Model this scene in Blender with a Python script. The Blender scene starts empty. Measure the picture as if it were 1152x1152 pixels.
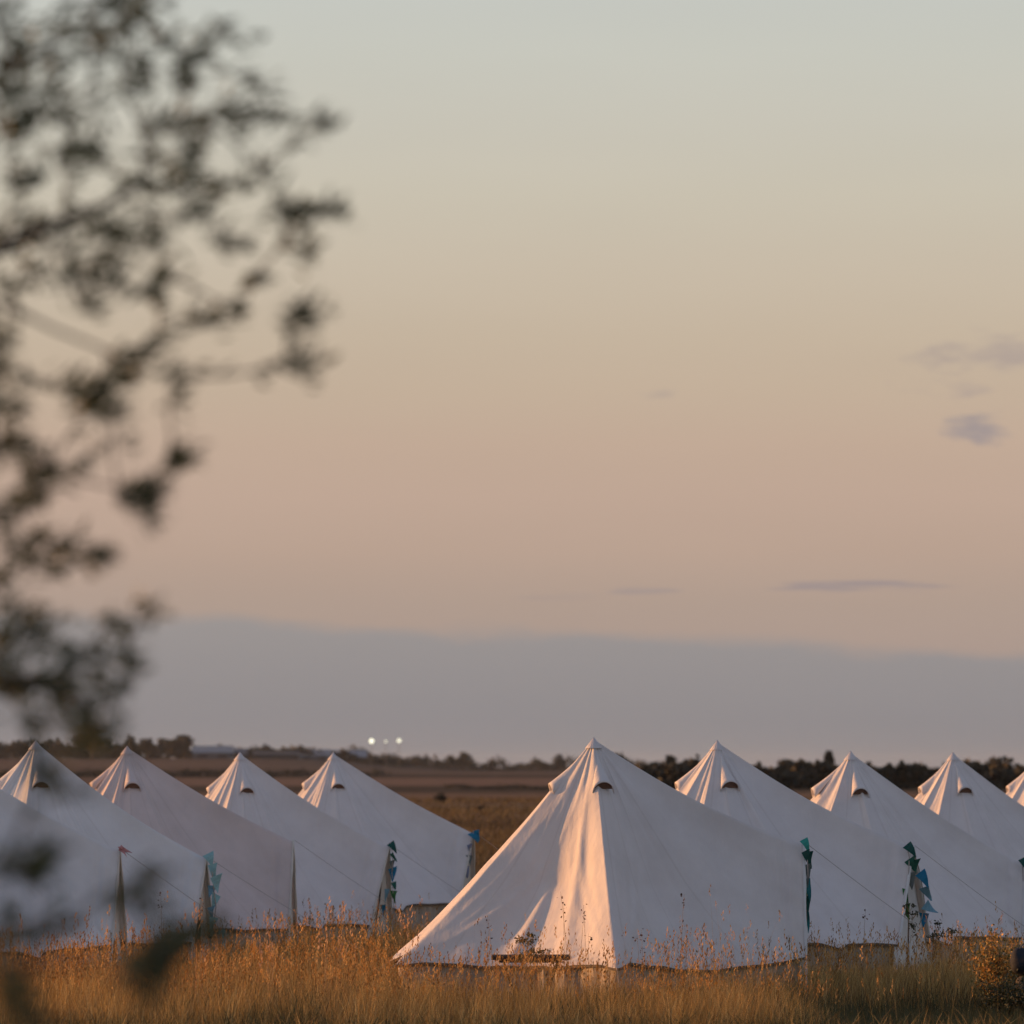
import bpy, math, random
import numpy as np
from mathutils import Vector

random.seed(7)
rng = np.random.default_rng(11)
scene = bpy.context.scene
col = scene.collection
R = math.radians

# ------------------------------------------------------------------ camera numbers
F = 5880.0                      # focal length in pixels of the 1152 px photograph
CAMZ = 2.66
PITCH = math.atan((862 - 576) / F)


def P(px, py, y):
    """point at distance y (world Y) seen at pixel px, py of the photograph"""
    u, v = (px - 576) / F, (576 - py) / F
    d = (u, math.cos(PITCH) - v * math.sin(PITCH), math.sin(PITCH) + v * math.cos(PITCH))
    k = y / d[1]
    return Vector((d[0] * k, y, CAMZ + d[2] * k))


def sstep(a, b, x):
    t = np.clip((x - a) / (b - a), 0, 1)
    return t * t * (3 - 2 * t)


# ------------------------------------------------------------------ object helpers
def tag(o, label=None, cat=None, group=None, kind=None):
    if label: o['label'] = label
    if cat: o['category'] = cat
    if group: o['group'] = group
    if kind: o['kind'] = kind
    return o


def empty(name, loc):
    o = bpy.data.objects.new(name, None)
    o.location = loc
    o.empty_display_size = 0.2
    col.objects.link(o)
    return o


def link(name, me, mat=None, parent=None, loc=None, smooth=False):
    o = bpy.data.objects.new(name, me)
    if mat is not None:
        me.materials.append(mat)
    col.objects.link(o)
    if parent is not None: o.parent = parent
    if loc is not None: o.location = loc
    if smooth:
        me.polygons.foreach_set('use_smooth', np.ones(len(me.polygons), dtype=bool))
    return o


def np_mesh(name, verts, faces, nside, colors=None):
    """verts (n,3) array, faces (m,nside) array"""
    me = bpy.data.meshes.new(name)
    verts = np.asarray(verts, dtype=np.float32)
    faces = np.asarray(faces, dtype=np.int32)
    me.vertices.add(len(verts))
    me.vertices.foreach_set('co', verts.ravel())
    me.loops.add(faces.size)
    me.loops.foreach_set('vertex_index', faces.ravel())
    me.polygons.add(len(faces))
    me.polygons.foreach_set('loop_start', np.arange(0, faces.size, nside, dtype=np.int32))
    if colors is not None:
        a = me.color_attributes.new('tint', 'FLOAT_COLOR', 'POINT')
        c = np.ones((len(verts), 4), dtype=np.float32)
        c[:, :3] = colors
        a.data.foreach_set('color', c.ravel())
    me.update(calc_edges=True)
    me.validate()
    return me


class MB:
    """collects shapes into one mesh"""
    def __init__(self):
        self.v, self.f = [], []

    def add(self, vs, fs):
        n = len(self.v)
        self.v += [tuple(v) for v in vs]
        self.f += [tuple(i + n for i in f) for f in fs]

    def box(self, c, s, rz=0.0):
        cx, cy, cz = c
        hx, hy, hz = s[0] / 2, s[1] / 2, s[2] / 2
        ca, sa = math.cos(rz), math.sin(rz)
        vs = []
        for z in (-hz, hz):
            for x, y in ((-hx, -hy), (hx, -hy), (hx, hy), (-hx, hy)):
                vs.append((cx + x * ca - y * sa, cy + x * sa + y * ca, cz + z))
        self.add(vs, [(3, 2, 1, 0), (4, 5, 6, 7), (0, 1, 5, 4), (1, 2, 6, 5), (2, 3, 7, 6), (3, 0, 4, 7)])

    def tube(self, pts, rad, n=8, cap=True):
        pts = [Vector(p) for p in pts]
        rads = rad if isinstance(rad, (list, tuple)) else [rad] * len(pts)
        vs = []
        for i, p in enumerate(pts):
            a = pts[max(0, i - 1)]
            b = pts[min(len(pts) - 1, i + 1)]
            d = (b - a).normalized() if (b - a).length > 1e-9 else Vector((0, 0, 1))
            up = Vector((0, 0, 1)) if abs(d.z) < 0.9 else Vector((1, 0, 0))
            s = d.cross(up).normalized()
            t = d.cross(s)
            for k in range(n):
                an = 2 * math.pi * k / n
                vs.append(p + (s * math.cos(an) + t * math.sin(an)) * rads[i])
        fs = []
        for i in range(len(pts) - 1):
            for k in range(n):
                k2 = (k + 1) % n
                fs.append((i * n + k, i * n + k2, (i + 1) * n + k2, (i + 1) * n + k))
        if cap:
            fs.append(tuple(range(n))[::-1])
            fs.append(tuple((len(pts) - 1) * n + k for k in range(n)))
        self.add(vs, fs)

    def build(self, name, mat, parent=None, loc=None, smooth=False):
        me = bpy.data.meshes.new(name)
        me.from_pydata(self.v, [], self.f)
        me.update()
        return link(name, me, mat, parent, loc, smooth)


# ------------------------------------------------------------------ materials
def new_mat(name):
    m = bpy.data.materials.new(name)
    m.use_nodes = True
    nt = m.node_tree
    return m, nt, nt.nodes['Principled BSDF']


def noise_mat(name, c1, c2, scale=6.0, rough=0.85, bump=0.2, bscale=60.0, detail=5.0, translucent=0.0, bdist=0.01):
    m, nt, b = new_mat(name)
    L = nt.links
    tc = nt.nodes.new('ShaderNodeTexCoord')
    n = nt.nodes.new('ShaderNodeTexNoise')
    n.inputs['Scale'].default_value = scale
    n.inputs['Detail'].default_value = detail
    L.new(tc.outputs['Object'], n.inputs['Vector'])
    r = nt.nodes.new('ShaderNodeValToRGB')
    r.color_ramp.elements[0].position = 0.3
    r.color_ramp.elements[1].position = 0.7
    r.color_ramp.elements[0].color = (*c1, 1)
    r.color_ramp.elements[1].color = (*c2, 1)
    L.new(n.outputs['Fac'], r.inputs['Fac'])
    L.new(r.outputs['Color'], b.inputs['Base Color'])
    b.inputs['Roughness'].default_value = rough
    if bump:
        n2 = nt.nodes.new('ShaderNodeTexNoise')
        n2.inputs['Scale'].default_value = bscale
        n2.inputs['Detail'].default_value = 4
        L.new(tc.outputs['Object'], n2.inputs['Vector'])
        bp = nt.nodes.new('ShaderNodeBump')
        bp.inputs['Strength'].default_value = bump
        bp.inputs['Distance'].default_value = bdist
        L.new(n2.outputs['Fac'], bp.inputs['Height'])
        L.new(bp.outputs['Normal'], b.inputs['Normal'])
    if translucent:
        out = nt.nodes['Material Output']
        t = nt.nodes.new('ShaderNodeBsdfTranslucent')
        mx = nt.nodes.new('ShaderNodeMixShader')
        mx.inputs[0].default_value = translucent
        L.new(r.outputs['Color'], t.inputs['Color'])
        L.new(b.outputs[0], mx.inputs[1])
        L.new(t.outputs[0], mx.inputs[2])
        L.new(mx.outputs[0], out.inputs['Surface'])
    return m


def canvas_mat(name, base, dirt):
    """cotton canvas: weave and soft creases in the bump, faint weathering towards a noise of its own"""
    m, nt, b = new_mat(name)
    L = nt.links
    tc = nt.nodes.new('ShaderNodeTexCoord')
    n = nt.nodes.new('ShaderNodeTexNoise')
    n.inputs['Scale'].default_value = 2.2
    n.inputs['Detail'].default_value = 8
    n.inputs['Roughness'].default_value = 0.62
    L.new(tc.outputs['Object'], n.inputs['Vector'])
    r = nt.nodes.new('ShaderNodeValToRGB')
    r.color_ramp.elements[0].position = 0.32
    r.color_ramp.elements[1].position = 0.62
    r.color_ramp.elements[0].color = (*dirt, 1)
    r.color_ramp.elements[1].color = (*base, 1)
    L.new(n.outputs['Fac'], r.inputs['Fac'])
    # stitched seams between the canvas panels, running down from the apex
    uv = nt.nodes.new('ShaderNodeUVMap'); uv.uv_map = 'panel'
    su = nt.nodes.new('ShaderNodeSeparateXYZ'); L.new(uv.outputs[0], su.inputs[0])
    def mth(op, a, b_=None):
        q = nt.nodes.new('ShaderNodeMath'); q.operation = op
        for i_, v_ in enumerate((a, b_)):
            if v_ is None: continue
            if isinstance(v_, (int, float)): q.inputs[i_].default_value = v_
            else: L.new(v_, q.inputs[i_])
        return q.outputs[0]
    fr_ = mth('FRACT', mth('MULTIPLY', su.outputs[0], 20.0))
    dd = mth('MULTIPLY', mth('MULTIPLY', mth('ABSOLUTE', mth('SUBTRACT', fr_, 0.5)), 0.74), su.outputs[1])
    seam = mth('MULTIPLY', mth('LESS_THAN', dd, 0.011), mth('GREATER_THAN', su.outputs[1], 0.07))
    hb = mth('GREATER_THAN', su.outputs[1], 0.982)
    sm_ = mth('MAXIMUM', seam, hb)
    dk_ = nt.nodes.new('ShaderNodeMix'); dk_.data_type = 'RGBA'; dk_.blend_type = 'MULTIPLY'
    L.new(mth('MULTIPLY', sm_, 0.26), dk_.inputs['Factor'])
    L.new(r.outputs['Color'], dk_.inputs['A']); dk_.inputs['B'].default_value = (0.74, 0.71, 0.68, 1)
    L.new(dk_.outputs['Result'], b.inputs['Base Color'])
    b.inputs['Roughness'].default_value = 0.9
    # creases: stretched noise, plus fine weave
    mp = nt.nodes.new('ShaderNodeMapping')
    mp.inputs['Scale'].default_value = (3.5, 3.5, 1.1)
    L.new(tc.outputs['Object'], mp.inputs['Vector'])
    n2 = nt.nodes.new('ShaderNodeTexNoise')
    n2.inputs['Scale'].default_value = 1.6
    n2.inputs['Detail'].default_value = 6
    n2.inputs['Roughness'].default_value = 0.55
    L.new(mp.outputs['Vector'], n2.inputs['Vector'])
    b1 = nt.nodes.new('ShaderNodeBump')
    b1.inputs['Strength'].default_value = 0.38
    b1.inputs['Distance'].default_value = 0.05
    L.new(n2.outputs['Fac'], b1.inputs['Height'])
    n3 = nt.nodes.new('ShaderNodeTexNoise')
    n3.inputs['Scale'].default_value = 220
    n3.inputs['Detail'].default_value = 2
    L.new(tc.outputs['Object'], n3.inputs['Vector'])
    b2 = nt.nodes.new('ShaderNodeBump')
    b2.inputs['Strength'].default_value = 0.35
    b2.inputs['Distance'].default_value = 0.002
    L.new(n3.outputs['Fac'], b2.inputs['Height'])
    L.new(b1.outputs['Normal'], b2.inputs['Normal'])
    L.new(b2.outputs['Normal'], b.inputs['Normal'])
    out = nt.nodes['Material Output']
    t = nt.nodes.new('ShaderNodeBsdfTranslucent')
    t.inputs['Color'].default_value = (base[0] * 0.9, base[1] * 0.74, base[2] * 0.55, 1)
    mx = nt.nodes.new('ShaderNodeMixShader')
    mx.inputs[0].default_value = 0.10
    L.new(b.outputs[0], mx.inputs[1])
    L.new(t.outputs[0], mx.inputs[2])
    L.new(mx.outputs[0], out.inputs['Surface'])
    return m


def tint_mat(name, rough=0.8, translucent=0.25, mult=1.0):
    m, nt, b = new_mat(name)
    L = nt.links
    a = nt.nodes.new('ShaderNodeAttribute')
    a.attribute_name = 'tint'
    L.new(a.outputs['Color'], b.inputs['Base Color'])
    b.inputs['Roughness'].default_value = rough
    out = nt.nodes['Material Output']
    t = nt.nodes.new('ShaderNodeBsdfTranslucent')
    mx = nt.nodes.new('ShaderNodeMixShader')
    mx.inputs[0].default_value = translucent
    L.new(a.outputs['Color'], t.inputs['Color'])
    L.new(b.outputs[0], mx.inputs[1])
    L.new(t.outputs[0], mx.inputs[2])
    L.new(mx.outputs[0], out.inputs['Surface'])
    return m


M = {}
M['canvas'] = canvas_mat('canvas_cream', (0.76, 0.71, 0.69), (0.69, 0.64, 0.62))
M['canvas_pink'] = canvas_mat('canvas_old', (0.70, 0.60, 0.57), (0.62, 0.53, 0.50))
M['canvas_cool'] = canvas_mat('canvas_white', (0.76, 0.75, 0.74), (0.69, 0.68, 0.67))
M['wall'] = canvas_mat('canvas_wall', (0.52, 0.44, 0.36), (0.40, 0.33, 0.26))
M['flap'] = canvas_mat('canvas_flap', (0.70, 0.66, 0.60), (0.60, 0.56, 0.50))
M['dark_mesh'] = noise_mat('vent_mesh', (0.12, 0.065, 0.045), (0.19, 0.105, 0.07), 30, bump=0.1)
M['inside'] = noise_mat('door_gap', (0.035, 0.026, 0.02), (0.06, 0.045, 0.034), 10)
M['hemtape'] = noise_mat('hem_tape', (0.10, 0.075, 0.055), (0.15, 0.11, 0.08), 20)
M['pole'] = noise_mat('pole_steel', (0.10, 0.09, 0.08), (0.16, 0.15, 0.13), 15, rough=0.45)
M['rope'] = noise_mat('rope', (0.34, 0.29, 0.26), (0.46, 0.40, 0.35), 90, bump=0.4)
M['peg'] = noise_mat('peg_steel', (0.15, 0.15, 0.15), (0.25, 0.24, 0.22), 40, rough=0.4)
M['wood'] = noise_mat('dark_wood', (0.035, 0.022, 0.016), (0.08, 0.05, 0.035), 14, bump=0.4)
M['grass'] = tint_mat('grass_blades', 0.7, 0.35)
M['leaf'] = tint_mat('leaf_faces', 0.6, 0.25)
M['far_leaf'] = tint_mat('far_foliage', 0.9, 0.0)
M['bark'] = noise_mat('bark', (0.045, 0.034, 0.026), (0.09, 0.07, 0.055), 18, bump=0.8, bscale=25)
M['stalk'] = noise_mat('stalk', (0.28, 0.17, 0.09), (0.36, 0.24, 0.13), 30)
for nm, c in dict(green=(0.02, 0.13, 0.09), deep=(0.012, 0.10, 0.085), leafgreen=(0.05, 0.22, 0.06), teal=(0.02, 0.20, 0.22),
                  blue=(0.02, 0.24, 0.42), pale=(0.22, 0.42, 0.52), aqua=(0.33, 0.58, 0.60), grey=(0.17, 0.20, 0.19),
                  turq=(0.05, 0.40, 0.33), lilac=(0.24, 0.27, 0.42), pink=(0.62, 0.30, 0.30)).items():
    M['p_' + nm] = noise_mat('pennant_' + nm, tuple(x * 0.85 for x in c), c, 25, bump=0.3, translucent=0.2)

# ------------------------------------------------------------------ tents: where they stand
TENT_SPEC = [
    # key, apex px, apex py, distance, door px, door py, turn (deg toward camera), lean, ridges, material
    ('L1', -82, 833, 65.0, 137, 955, 5, 0.00),
    ('L2', 40, 835, 71.5, 235, 964, 10, 0.05),
    ('L3', 143, 841, 77.5, 331, 945, 3, 0.00),
    ('L4', 270, 848, 84.0, 440, 950, 14, 0.17),
    ('L5', 375, 848, 90.0, 534, 936, 13, 0.17),
    ('R1', 668, 832, 60.0, 905, 948, 1, 0.00),
    ('R2', 807, 835, 66.5, 1022, 950, 21, -0.02),
    ('R3', 957, 847, 73.5, 1151, 972, 10, 0.00),
    ('R4', 1072, 848, 80.0, 1250, 965, 10, 0.00),
    ('R5', 1168, 850, 87.0, 1332, 960, 10, 0.00),
]
APEX_H = 3.02
TP = {}
for k, ax, ay, D, dx, dy, turn, lean in TENT_SPEC:
    a = P(ax, ay, D)
    TP[k] = (a.x, D, a.z - APEX_H)


def ground_z(x, y):
    x = np.asarray(x, dtype=float); y = np.asarray(y, dtype=float)
    w = np.full(np.broadcast(x, y).shape, 0.012)
    z = w * (-0.06)
    for tx, ty, tz in TP.values():
        q = 1.0 / (0.6 + ((x - tx) ** 2 + (y - ty) ** 2) / 6.0) ** 2.2
        w = w + q
        z = z + q * tz
    z = z / w
    near = sstep(150, 110, y) * sstep(35, 45, y)
    z = z * near
    # long low rise on the left of the far fields
    z = z + 6.3 * sstep(1300, 2500, y) * sstep(-10, -110, x) * (1 - 0.3 * sstep(3000, 6000, y))
    z = z + 0.05 * np.sin(x * 0.11 + 1.3) * np.sin(y * 0.07) * sstep(120, 200, y)
    return z


# ------------------------------------------------------------------ ground sheet
def make_ground():
    ys = np.concatenate([np.linspace(-60, 40, 12), np.arange(42, 110, 0.8), np.geomspace(111, 9000, 110)])
    xs = np.concatenate([-np.geomspace(5200, 16, 60), np.arange(-15.2, 15.3, 0.8), np.geomspace(16, 5200, 60)])
    X, Y = np.meshgrid(xs, ys)
    Z = ground_z(X, Y)
    V = np.stack([X, Y, Z], -1).reshape(-1, 3)
    ny, nx = X.shape
    i = np.arange(ny - 1)[:, None] * nx + np.arange(nx - 1)[None, :]
    Fc = np.stack([i, i + 1, i + nx + 1, i + nx], -1).reshape(-1, 4)
    me = np_mesh('ground', V, Fc, 4)
    m, nt, b = new_mat('field_ground')
    L = nt.links
    tc = nt.nodes.new('ShaderNodeTexCoord')
    sp = nt.nodes.new('ShaderNodeSeparateXYZ')
    L.new(tc.outputs['Object'], sp.inputs[0])
    # log distance down the fields gives the strips of stubble, rough grass and plough
    nx_ = nt.nodes.new('ShaderNodeTexNoise'); nx_.inputs['Scale'].default_value = 0.012; nx_.inputs['Detail'].default_value = 3
    L.new(tc.outputs['Object'], nx_.inputs['Vector'])
    ad = nt.nodes.new('ShaderNodeMath'); ad.operation = 'MULTIPLY_ADD'
    L.new(nx_.outputs['Fac'], ad.inputs[0]); ad.inputs[1].default_value = 60
    L.new(sp.outputs['Y'], ad.inputs[2])
    ad1 = nt.nodes.new('ShaderNodeMath'); ad1.operation = 'MAXIMUM'; ad1.inputs[1].default_value = 10
    L.new(ad.outputs[0], ad1.inputs[0])
    lg = nt.nodes.new('ShaderNodeMath'); lg.operation = 'LOGARITHM'; lg.inputs[1].default_value = 10
    L.new(ad1.outputs[0], lg.inputs[0])
    mr = nt.nodes.new('ShaderNodeMapRange')
    mr.inputs['From Min'].default_value = 1.9; mr.inputs['From Max'].default_value = 3.9
    L.new(lg.outputs[0], mr.inputs['Value'])
    r = nt.nodes.new('ShaderNodeValToRGB')
    def fr(d): return (math.log10(d + 30) - 1.9) / 2.0
    stops = [(70, (0.20, 0.115, 0.05)), (130, (0.21, 0.12, 0.055)), (165, (0.13, 0.085, 0.045)), (200, (0.20, 0.12, 0.06)),
             (250, (0.15, 0.09, 0.05)), (290, (0.22, 0.14, 0.08)), (330, (0.26, 0.175, 0.10)), (380, (0.17, 0.11, 0.07)),
             (480, (0.22, 0.14, 0.09)), (560, (0.10, 0.075, 0.055)), (650, (0.09, 0.07, 0.05)), (760, (0.22, 0.14, 0.10)),
             (1150, (0.20, 0.13, 0.09)), (1300, (0.06, 0.05, 0.04)), (1900, (0.16, 0.11, 0.08)), (3000, (0.08, 0.06, 0.05))]
    els = r.color_ramp.elements
    els[0].position = max(0, fr(stops[0][0])); els[0].color = (*stops[0][1], 1)
    els[1].position = fr(stops[-1][0]); els[1].color = (*stops[-1][1], 1)
    for d, c in stops[1:-1]:
        e = els.new(fr(d)); e.color = (*[min(.5, q * 1.2) for q in c], 1)
    L.new(mr.outputs[0], r.inputs['Fac'])
    n1 = nt.nodes.new('ShaderNodeTexNoise'); n1.inputs['Scale'].default_value = 0.35; n1.inputs['Detail'].default_value = 8
    L.new(tc.outputs['Object'], n1.inputs['Vector'])
    r1 = nt.nodes.new('ShaderNodeValToRGB')
    r1.color_ramp.elements[0].position = 0.35; r1.color_ramp.elements[0].color = (0.45, 0.47, 0.42, 1)
    r1.color_ramp.elements[1].position = 0.65; r1.color_ramp.elements[1].color = (1.25, 1.2, 1.15, 1)
    L.new(n1.outputs['Fac'], r1.inputs['Fac'])
    mx = nt.nodes.new('ShaderNodeMix'); mx.data_type = 'RGBA'; mx.blend_type = 'MULTIPLY'; mx.inputs['Factor'].default_value = 0.6
    L.new(r.outputs['Color'], mx.inputs['A']); L.new(r1.outputs['Color'], mx.inputs['B'])
    L.new(mx.outputs['Result'], b.inputs['Base Color'])
    b.inputs['Roughness'].default_value = 1.0
    b.inputs['Specular IOR Level'].default_value = 0.0
    n2 = nt.nodes.new('ShaderNodeTexNoise'); n2.inputs['Scale'].default_value = 3.0; n2.inputs['Detail'].default_value = 8
    L.new(tc.outputs['Object'], n2.inputs['Vector'])
    bp = nt.nodes.new('ShaderNodeBump'); bp.inputs['Strength'].default_value = 0.8; bp.inputs['Distance'].default_value = 0.12
    L.new(n2.outputs['Fac'], bp.inputs['Height']); L.new(bp.outputs['Normal'], b.inputs['Normal'])
    o = link('ground', me, m, smooth=True)
    tag(o, kind='structure')


make_ground()

# ------------------------------------------------------------------ bell tents
def wrap(a):
    return (a + 180.0) % 360.0 - 180.0


def make_tent(key, spec, label, ridges, mat, group, vents=(-14, 84, 172, 262), streaks=(), seedv=0, boost=1.0):
    k, ax, ay, D, dx, dy, turn, lean = spec
    r_ = np.random.default_rng(100 + seedv)
    base = TP[key]
    root = empty('bell_tent', base)
    tag(root, label, 'tent', group)
    top = P(dx, dy, D - 0.0)
    # door direction: a = 0 faces the camera, positive to the photo's left; the door is at about -90
    dl = -90 + turn
    T = Vector((top.x - base[0], 0, top.z - base[2]))
    rad_d = T.x / math.cos(R(turn))
    dvec = Vector((math.cos(R(turn)), -math.sin(R(turn)), 0))
    pvec = Vector((-math.sin(R(turn)), -math.cos(R(turn)), 0))      # sideways, camera side
    T = dvec * rad_d + Vector((0, 0, T.z))
    HEM = dict(R1=.56, R2=.52, R3=.47, L1=.50, L2=.36, L3=.39, L4=.32).get(key, .46)
    half = 0.96 if key == 'R2' else 0.78
    frac = (T.z - HEM) / T.z
    rf = rad_d - lean
    def leg_pt(s, z):        # s -1..1 side (1 = camera side), z height
        f = 1 - z / T.z
        return dvec * (rad_d - lean * f) + pvec * (half * s * f) + Vector((0, 0, z))
    footN, footF = leg_pt(1, HEM), leg_pt(-1, HEM)
    def az(v): return math.degrees(math.atan2(-v.x, -v.y))
    aN, aF = az(footN), az(footF)         # about -70 and -110
    if aF > 0: aF -= 360
    RH = 2.27 if key == 'R1' else 2.36
    # ridge list (increasing a from aN upward to aF+360)
    rl = sorted([a for a in ridges if aN + 10 < a < aF + 350])
    rl = [aN] + rl + [aF + 360]
    folds = []
    for i in range(16):
        folds.append((r_.uniform(aN, aF + 360), r_.uniform(1.6, 3.2), r_.uniform(0.008, 0.028) * r_.choice([1, 1, -1]), r_.uniform(0.15, 0.7), r_.uniform(-6, 6)))
    for a0 in rl[1:-1]:
        for kk in (7, 15, 26):
            for sg in (1, -1):
                folds.append((a0, 1.5 + kk * 0.06, 0.022 * r_.uniform(0.5, 1.2), -1, sg * kk * 2.2))
    if key == 'R1':
        folds += [(5, 4.5, -0.13, 0.72, 0), (13, 3.0, 0.06, 0.75, 0)]
        folds = [(f[0], f[1], f[2] * (1.8 if f[3] < 0 else 1), f[3], f[4]) for f in folds]
    for s_ in (7, 14, 22):    # creases that run up from the near foot of the door frame
        folds.append((aN + 1, 1.8, 0.018, -1, s_ * 1.6))
    NA, NT = 420, 76
    # azimuth samples, denser near ridges
    A = np.concatenate([np.linspace(aN, aF + 360, NA), np.linspace(aF + 360, aN + 360, 42)[1:-1]])
    tt = np.linspace(0, 1, NT) ** 0.9
    apex = Vector((0, 0, APEX_H))
    Tg, Ag = np.meshgrid(tt, A[:NA], indexing='ij')
    rla = np.array(rl)
    qi = np.clip(np.searchsorted(rla, Ag, side='left') - 1, 0, len(rl) - 2)
    a0g, wg = rla[qi], (rla[qi + 1] - rla[qi])
    ug = np.clip((Ag - a0g) / wg, 0, 1)
    chord = RH * (1 - np.cos(np.radians(wg / 2))) * 4 * ug * (1 - ug)
    rn = math.hypot(footN.x, footN.y)
    ringr = rn + (RH - rn) * np.minimum(1, np.minimum(np.abs(Ag - aN), np.abs(Ag - aF - 360)) / 30.0)
    sag = boost * 0.105 * (wg / 40.0) * np.sin(np.pi * ug).clip(0) ** 0.75
    wt = np.sin(np.minimum(1.0, Tg * 1.15) * math.pi / 2)
    rr = ringr * Tg - chord * 0.93 * Tg - sag * wt * np.minimum(1, Tg * 1.6)
    Ar = np.radians(Ag)
    hem = HEM + 0.02 * np.sin(Ar * 2 + seedv)
    z = APEX_H + (hem - APEX_H) * Tg - 0.10 * np.sin(np.pi * Tg) * (0.6 + 0.4 * np.sin(np.pi * ug))
    for fa, fw, fh, ft, fk in folds:
        if key == 'R1' and ft >= 0: fh *= 0.4
        if ft < 0:
            c = fa + fk * (1 - Tg)
            e = np.exp(-((Ag - c) / (fw * (0.6 + 0.8 * (1 - Tg)))) ** 2) * np.exp(-(1 - Tg) / 0.30) * np.minimum(1, (1 - Tg) * 8)
        else:
            c = fa + fk * Tg
            e = np.exp(-((Ag - c) / fw) ** 2) * np.exp(-((Tg - ft) / 0.4) ** 2) * np.minimum(1, Tg * 5)
        rr = rr + fh * e
    for fa, fk, fw, fh in streaks:
        c = fa + fk * (1 - Tg) ** 1.4
        rr = rr + fh * np.exp(-((Ag - c) / (fw * (1 + 0.9 * (1 - Tg)))) ** 2) * sstep(0.45, 0.9, Tg)
    rr = rr + 0.010 * np.sin(Ar * 15 + 0.7) * np.exp(-((Tg - 0.16) / 0.11) ** 2)
    rr = rr + 0.012 * np.sin(Ar * 6.3 + 1.2 * seedv) * Tg * (1 - Tg)
    z = z - 0.11 * np.sin(np.pi * ug) ** 0.8 * (wg > 70) * Tg ** 3
    x, y = -rr * np.sin(Ar), -rr * np.cos(Ar)
    tz_ = ((Tg - 0.9) / 0.1).clip(0) ** 1.5
    for ra in rl[1:-1]:
        g = np.exp(-((Ag - ra) / 3.0) ** 2) * tz_
        z = z - 0.07 * g
        x = x - 0.10 * g * np.sin(Ar); y = y - 0.10 * g * np.cos(Ar)
    z = z - (0.013 * np.sin(Ag * 0.11 + seedv) + 0.007 * np.sin(Ag * 0.37 + 2 * seedv)) * Tg * Tg
    G = np.stack([x, y, z], -1)
    rows = []
    for j, t in enumerate(tt):
        row = []
        for i in range(NA, len(A)):
            s = ((i - NA + 1) / 41.0) * 2 - 1         # -1 far ... 1 near
            B = leg_pt(math.copysign(1, s), HEM + (T.z - HEM) * (1 - abs(s))) if abs(s) > 1e-6 else T.copy()
            p = apex.lerp(B, t)
            p.z -= (0.11 if key == 'R1' else 0.06 + 0.012 * (seedv * 7 % 5)) * math.sin(math.pi * t) * (1 - 0.35 * abs(s))
            n = pvec if s > 0 else -pvec
            p -= n * (0.10 * math.sin(math.pi * abs(s)) * math.sin(math.pi * t) * t)
            p += n * sum(0.012 * math.exp(-((abs(s) - c0 - 0.25 * (1 - t)) / 0.05) ** 2) * t ** 3 for c0 in (0.25, 0.5, 0.72))
            p += n * (0.030 * math.exp(-((t - 0.93) / 0.022) ** 2) + 0.018 * math.exp(-((t - 0.86 - 0.03 * abs(s)) / 0.02) ** 2) - 0.02 * math.exp(-((t - 0.895) / 0.02) ** 2)) * min(1, abs(s) * 3)
            row.append(tuple(p))
        rows.append(row)
    verts = [tuple(q) for q in np.concatenate([G, np.array(rows)], axis=1).reshape(-1, 3)]
    NAA = len(A)
    faces = []
    for j in range(NT - 1):
        for i in range(NAA):
            i2 = (i + 1) % NAA
            faces.append((j * NAA + i, (j + 1) * NAA + i, (j + 1) * NAA + i2, j * NAA + i2))
    me = bpy.data.meshes.new('canopy')
    me.from_pydata(verts, [], faces)
    me.update()
    uvl = me.uv_layers.new(name='panel')
    li = np.empty(len(me.loops), dtype=np.int32)
    me.loops.foreach_get('vertex_index', li)
    jj, ii = li // NAA, li % NAA
    uu = np.where(ii < NA, (A[ii] + 180) / 360.0, round((A[0] + 180) / 360.0 * 20) / 20.0)
    uvl.data.foreach_set('uv', np.stack([uu, tt[jj]], -1).astype(np.float32).ravel())
    canopy = link('canopy', me, mat, root, smooth=True)
    V = np.array(verts).reshape(NT, NAA, 3)

    def surf(a, t):
        """point and outward normal on the canopy at azimuth a"""
        fi = (a - aN) / (aF + 360 - aN) * (NA - 1)
        i0 = int(max(0, min(NA - 2, fi)))
        fj = np.interp(t, tt, np.arange(NT))
        j0 = int(min(NT - 2, fj)); g = fj - j0; h = fi - i0
        p = (V[j0, i0] * (1 - g) + V[j0 + 1, i0] * g) * (1 - h) + (V[j0, i0 + 1] * (1 - g) + V[j0 + 1, i0 + 1] * g) * h
        n = Vector((-math.sin(R(a)) * 0.72, -math.cos(R(a)) * 0.72, 0.69))
        return Vector(p), n

    # hem tape: thin dark edge under the canopy skirt
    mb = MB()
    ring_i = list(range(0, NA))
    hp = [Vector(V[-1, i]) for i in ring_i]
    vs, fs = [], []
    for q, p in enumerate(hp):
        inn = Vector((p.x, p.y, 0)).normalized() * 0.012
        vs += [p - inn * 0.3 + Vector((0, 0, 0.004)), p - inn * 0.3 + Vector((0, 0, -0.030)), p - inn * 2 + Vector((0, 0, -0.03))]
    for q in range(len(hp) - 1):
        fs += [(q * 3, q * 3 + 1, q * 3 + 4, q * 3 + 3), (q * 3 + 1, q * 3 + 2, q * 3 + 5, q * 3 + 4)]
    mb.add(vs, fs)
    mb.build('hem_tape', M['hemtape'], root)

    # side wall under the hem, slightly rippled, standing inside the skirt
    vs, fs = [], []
    NZ = 7
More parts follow.
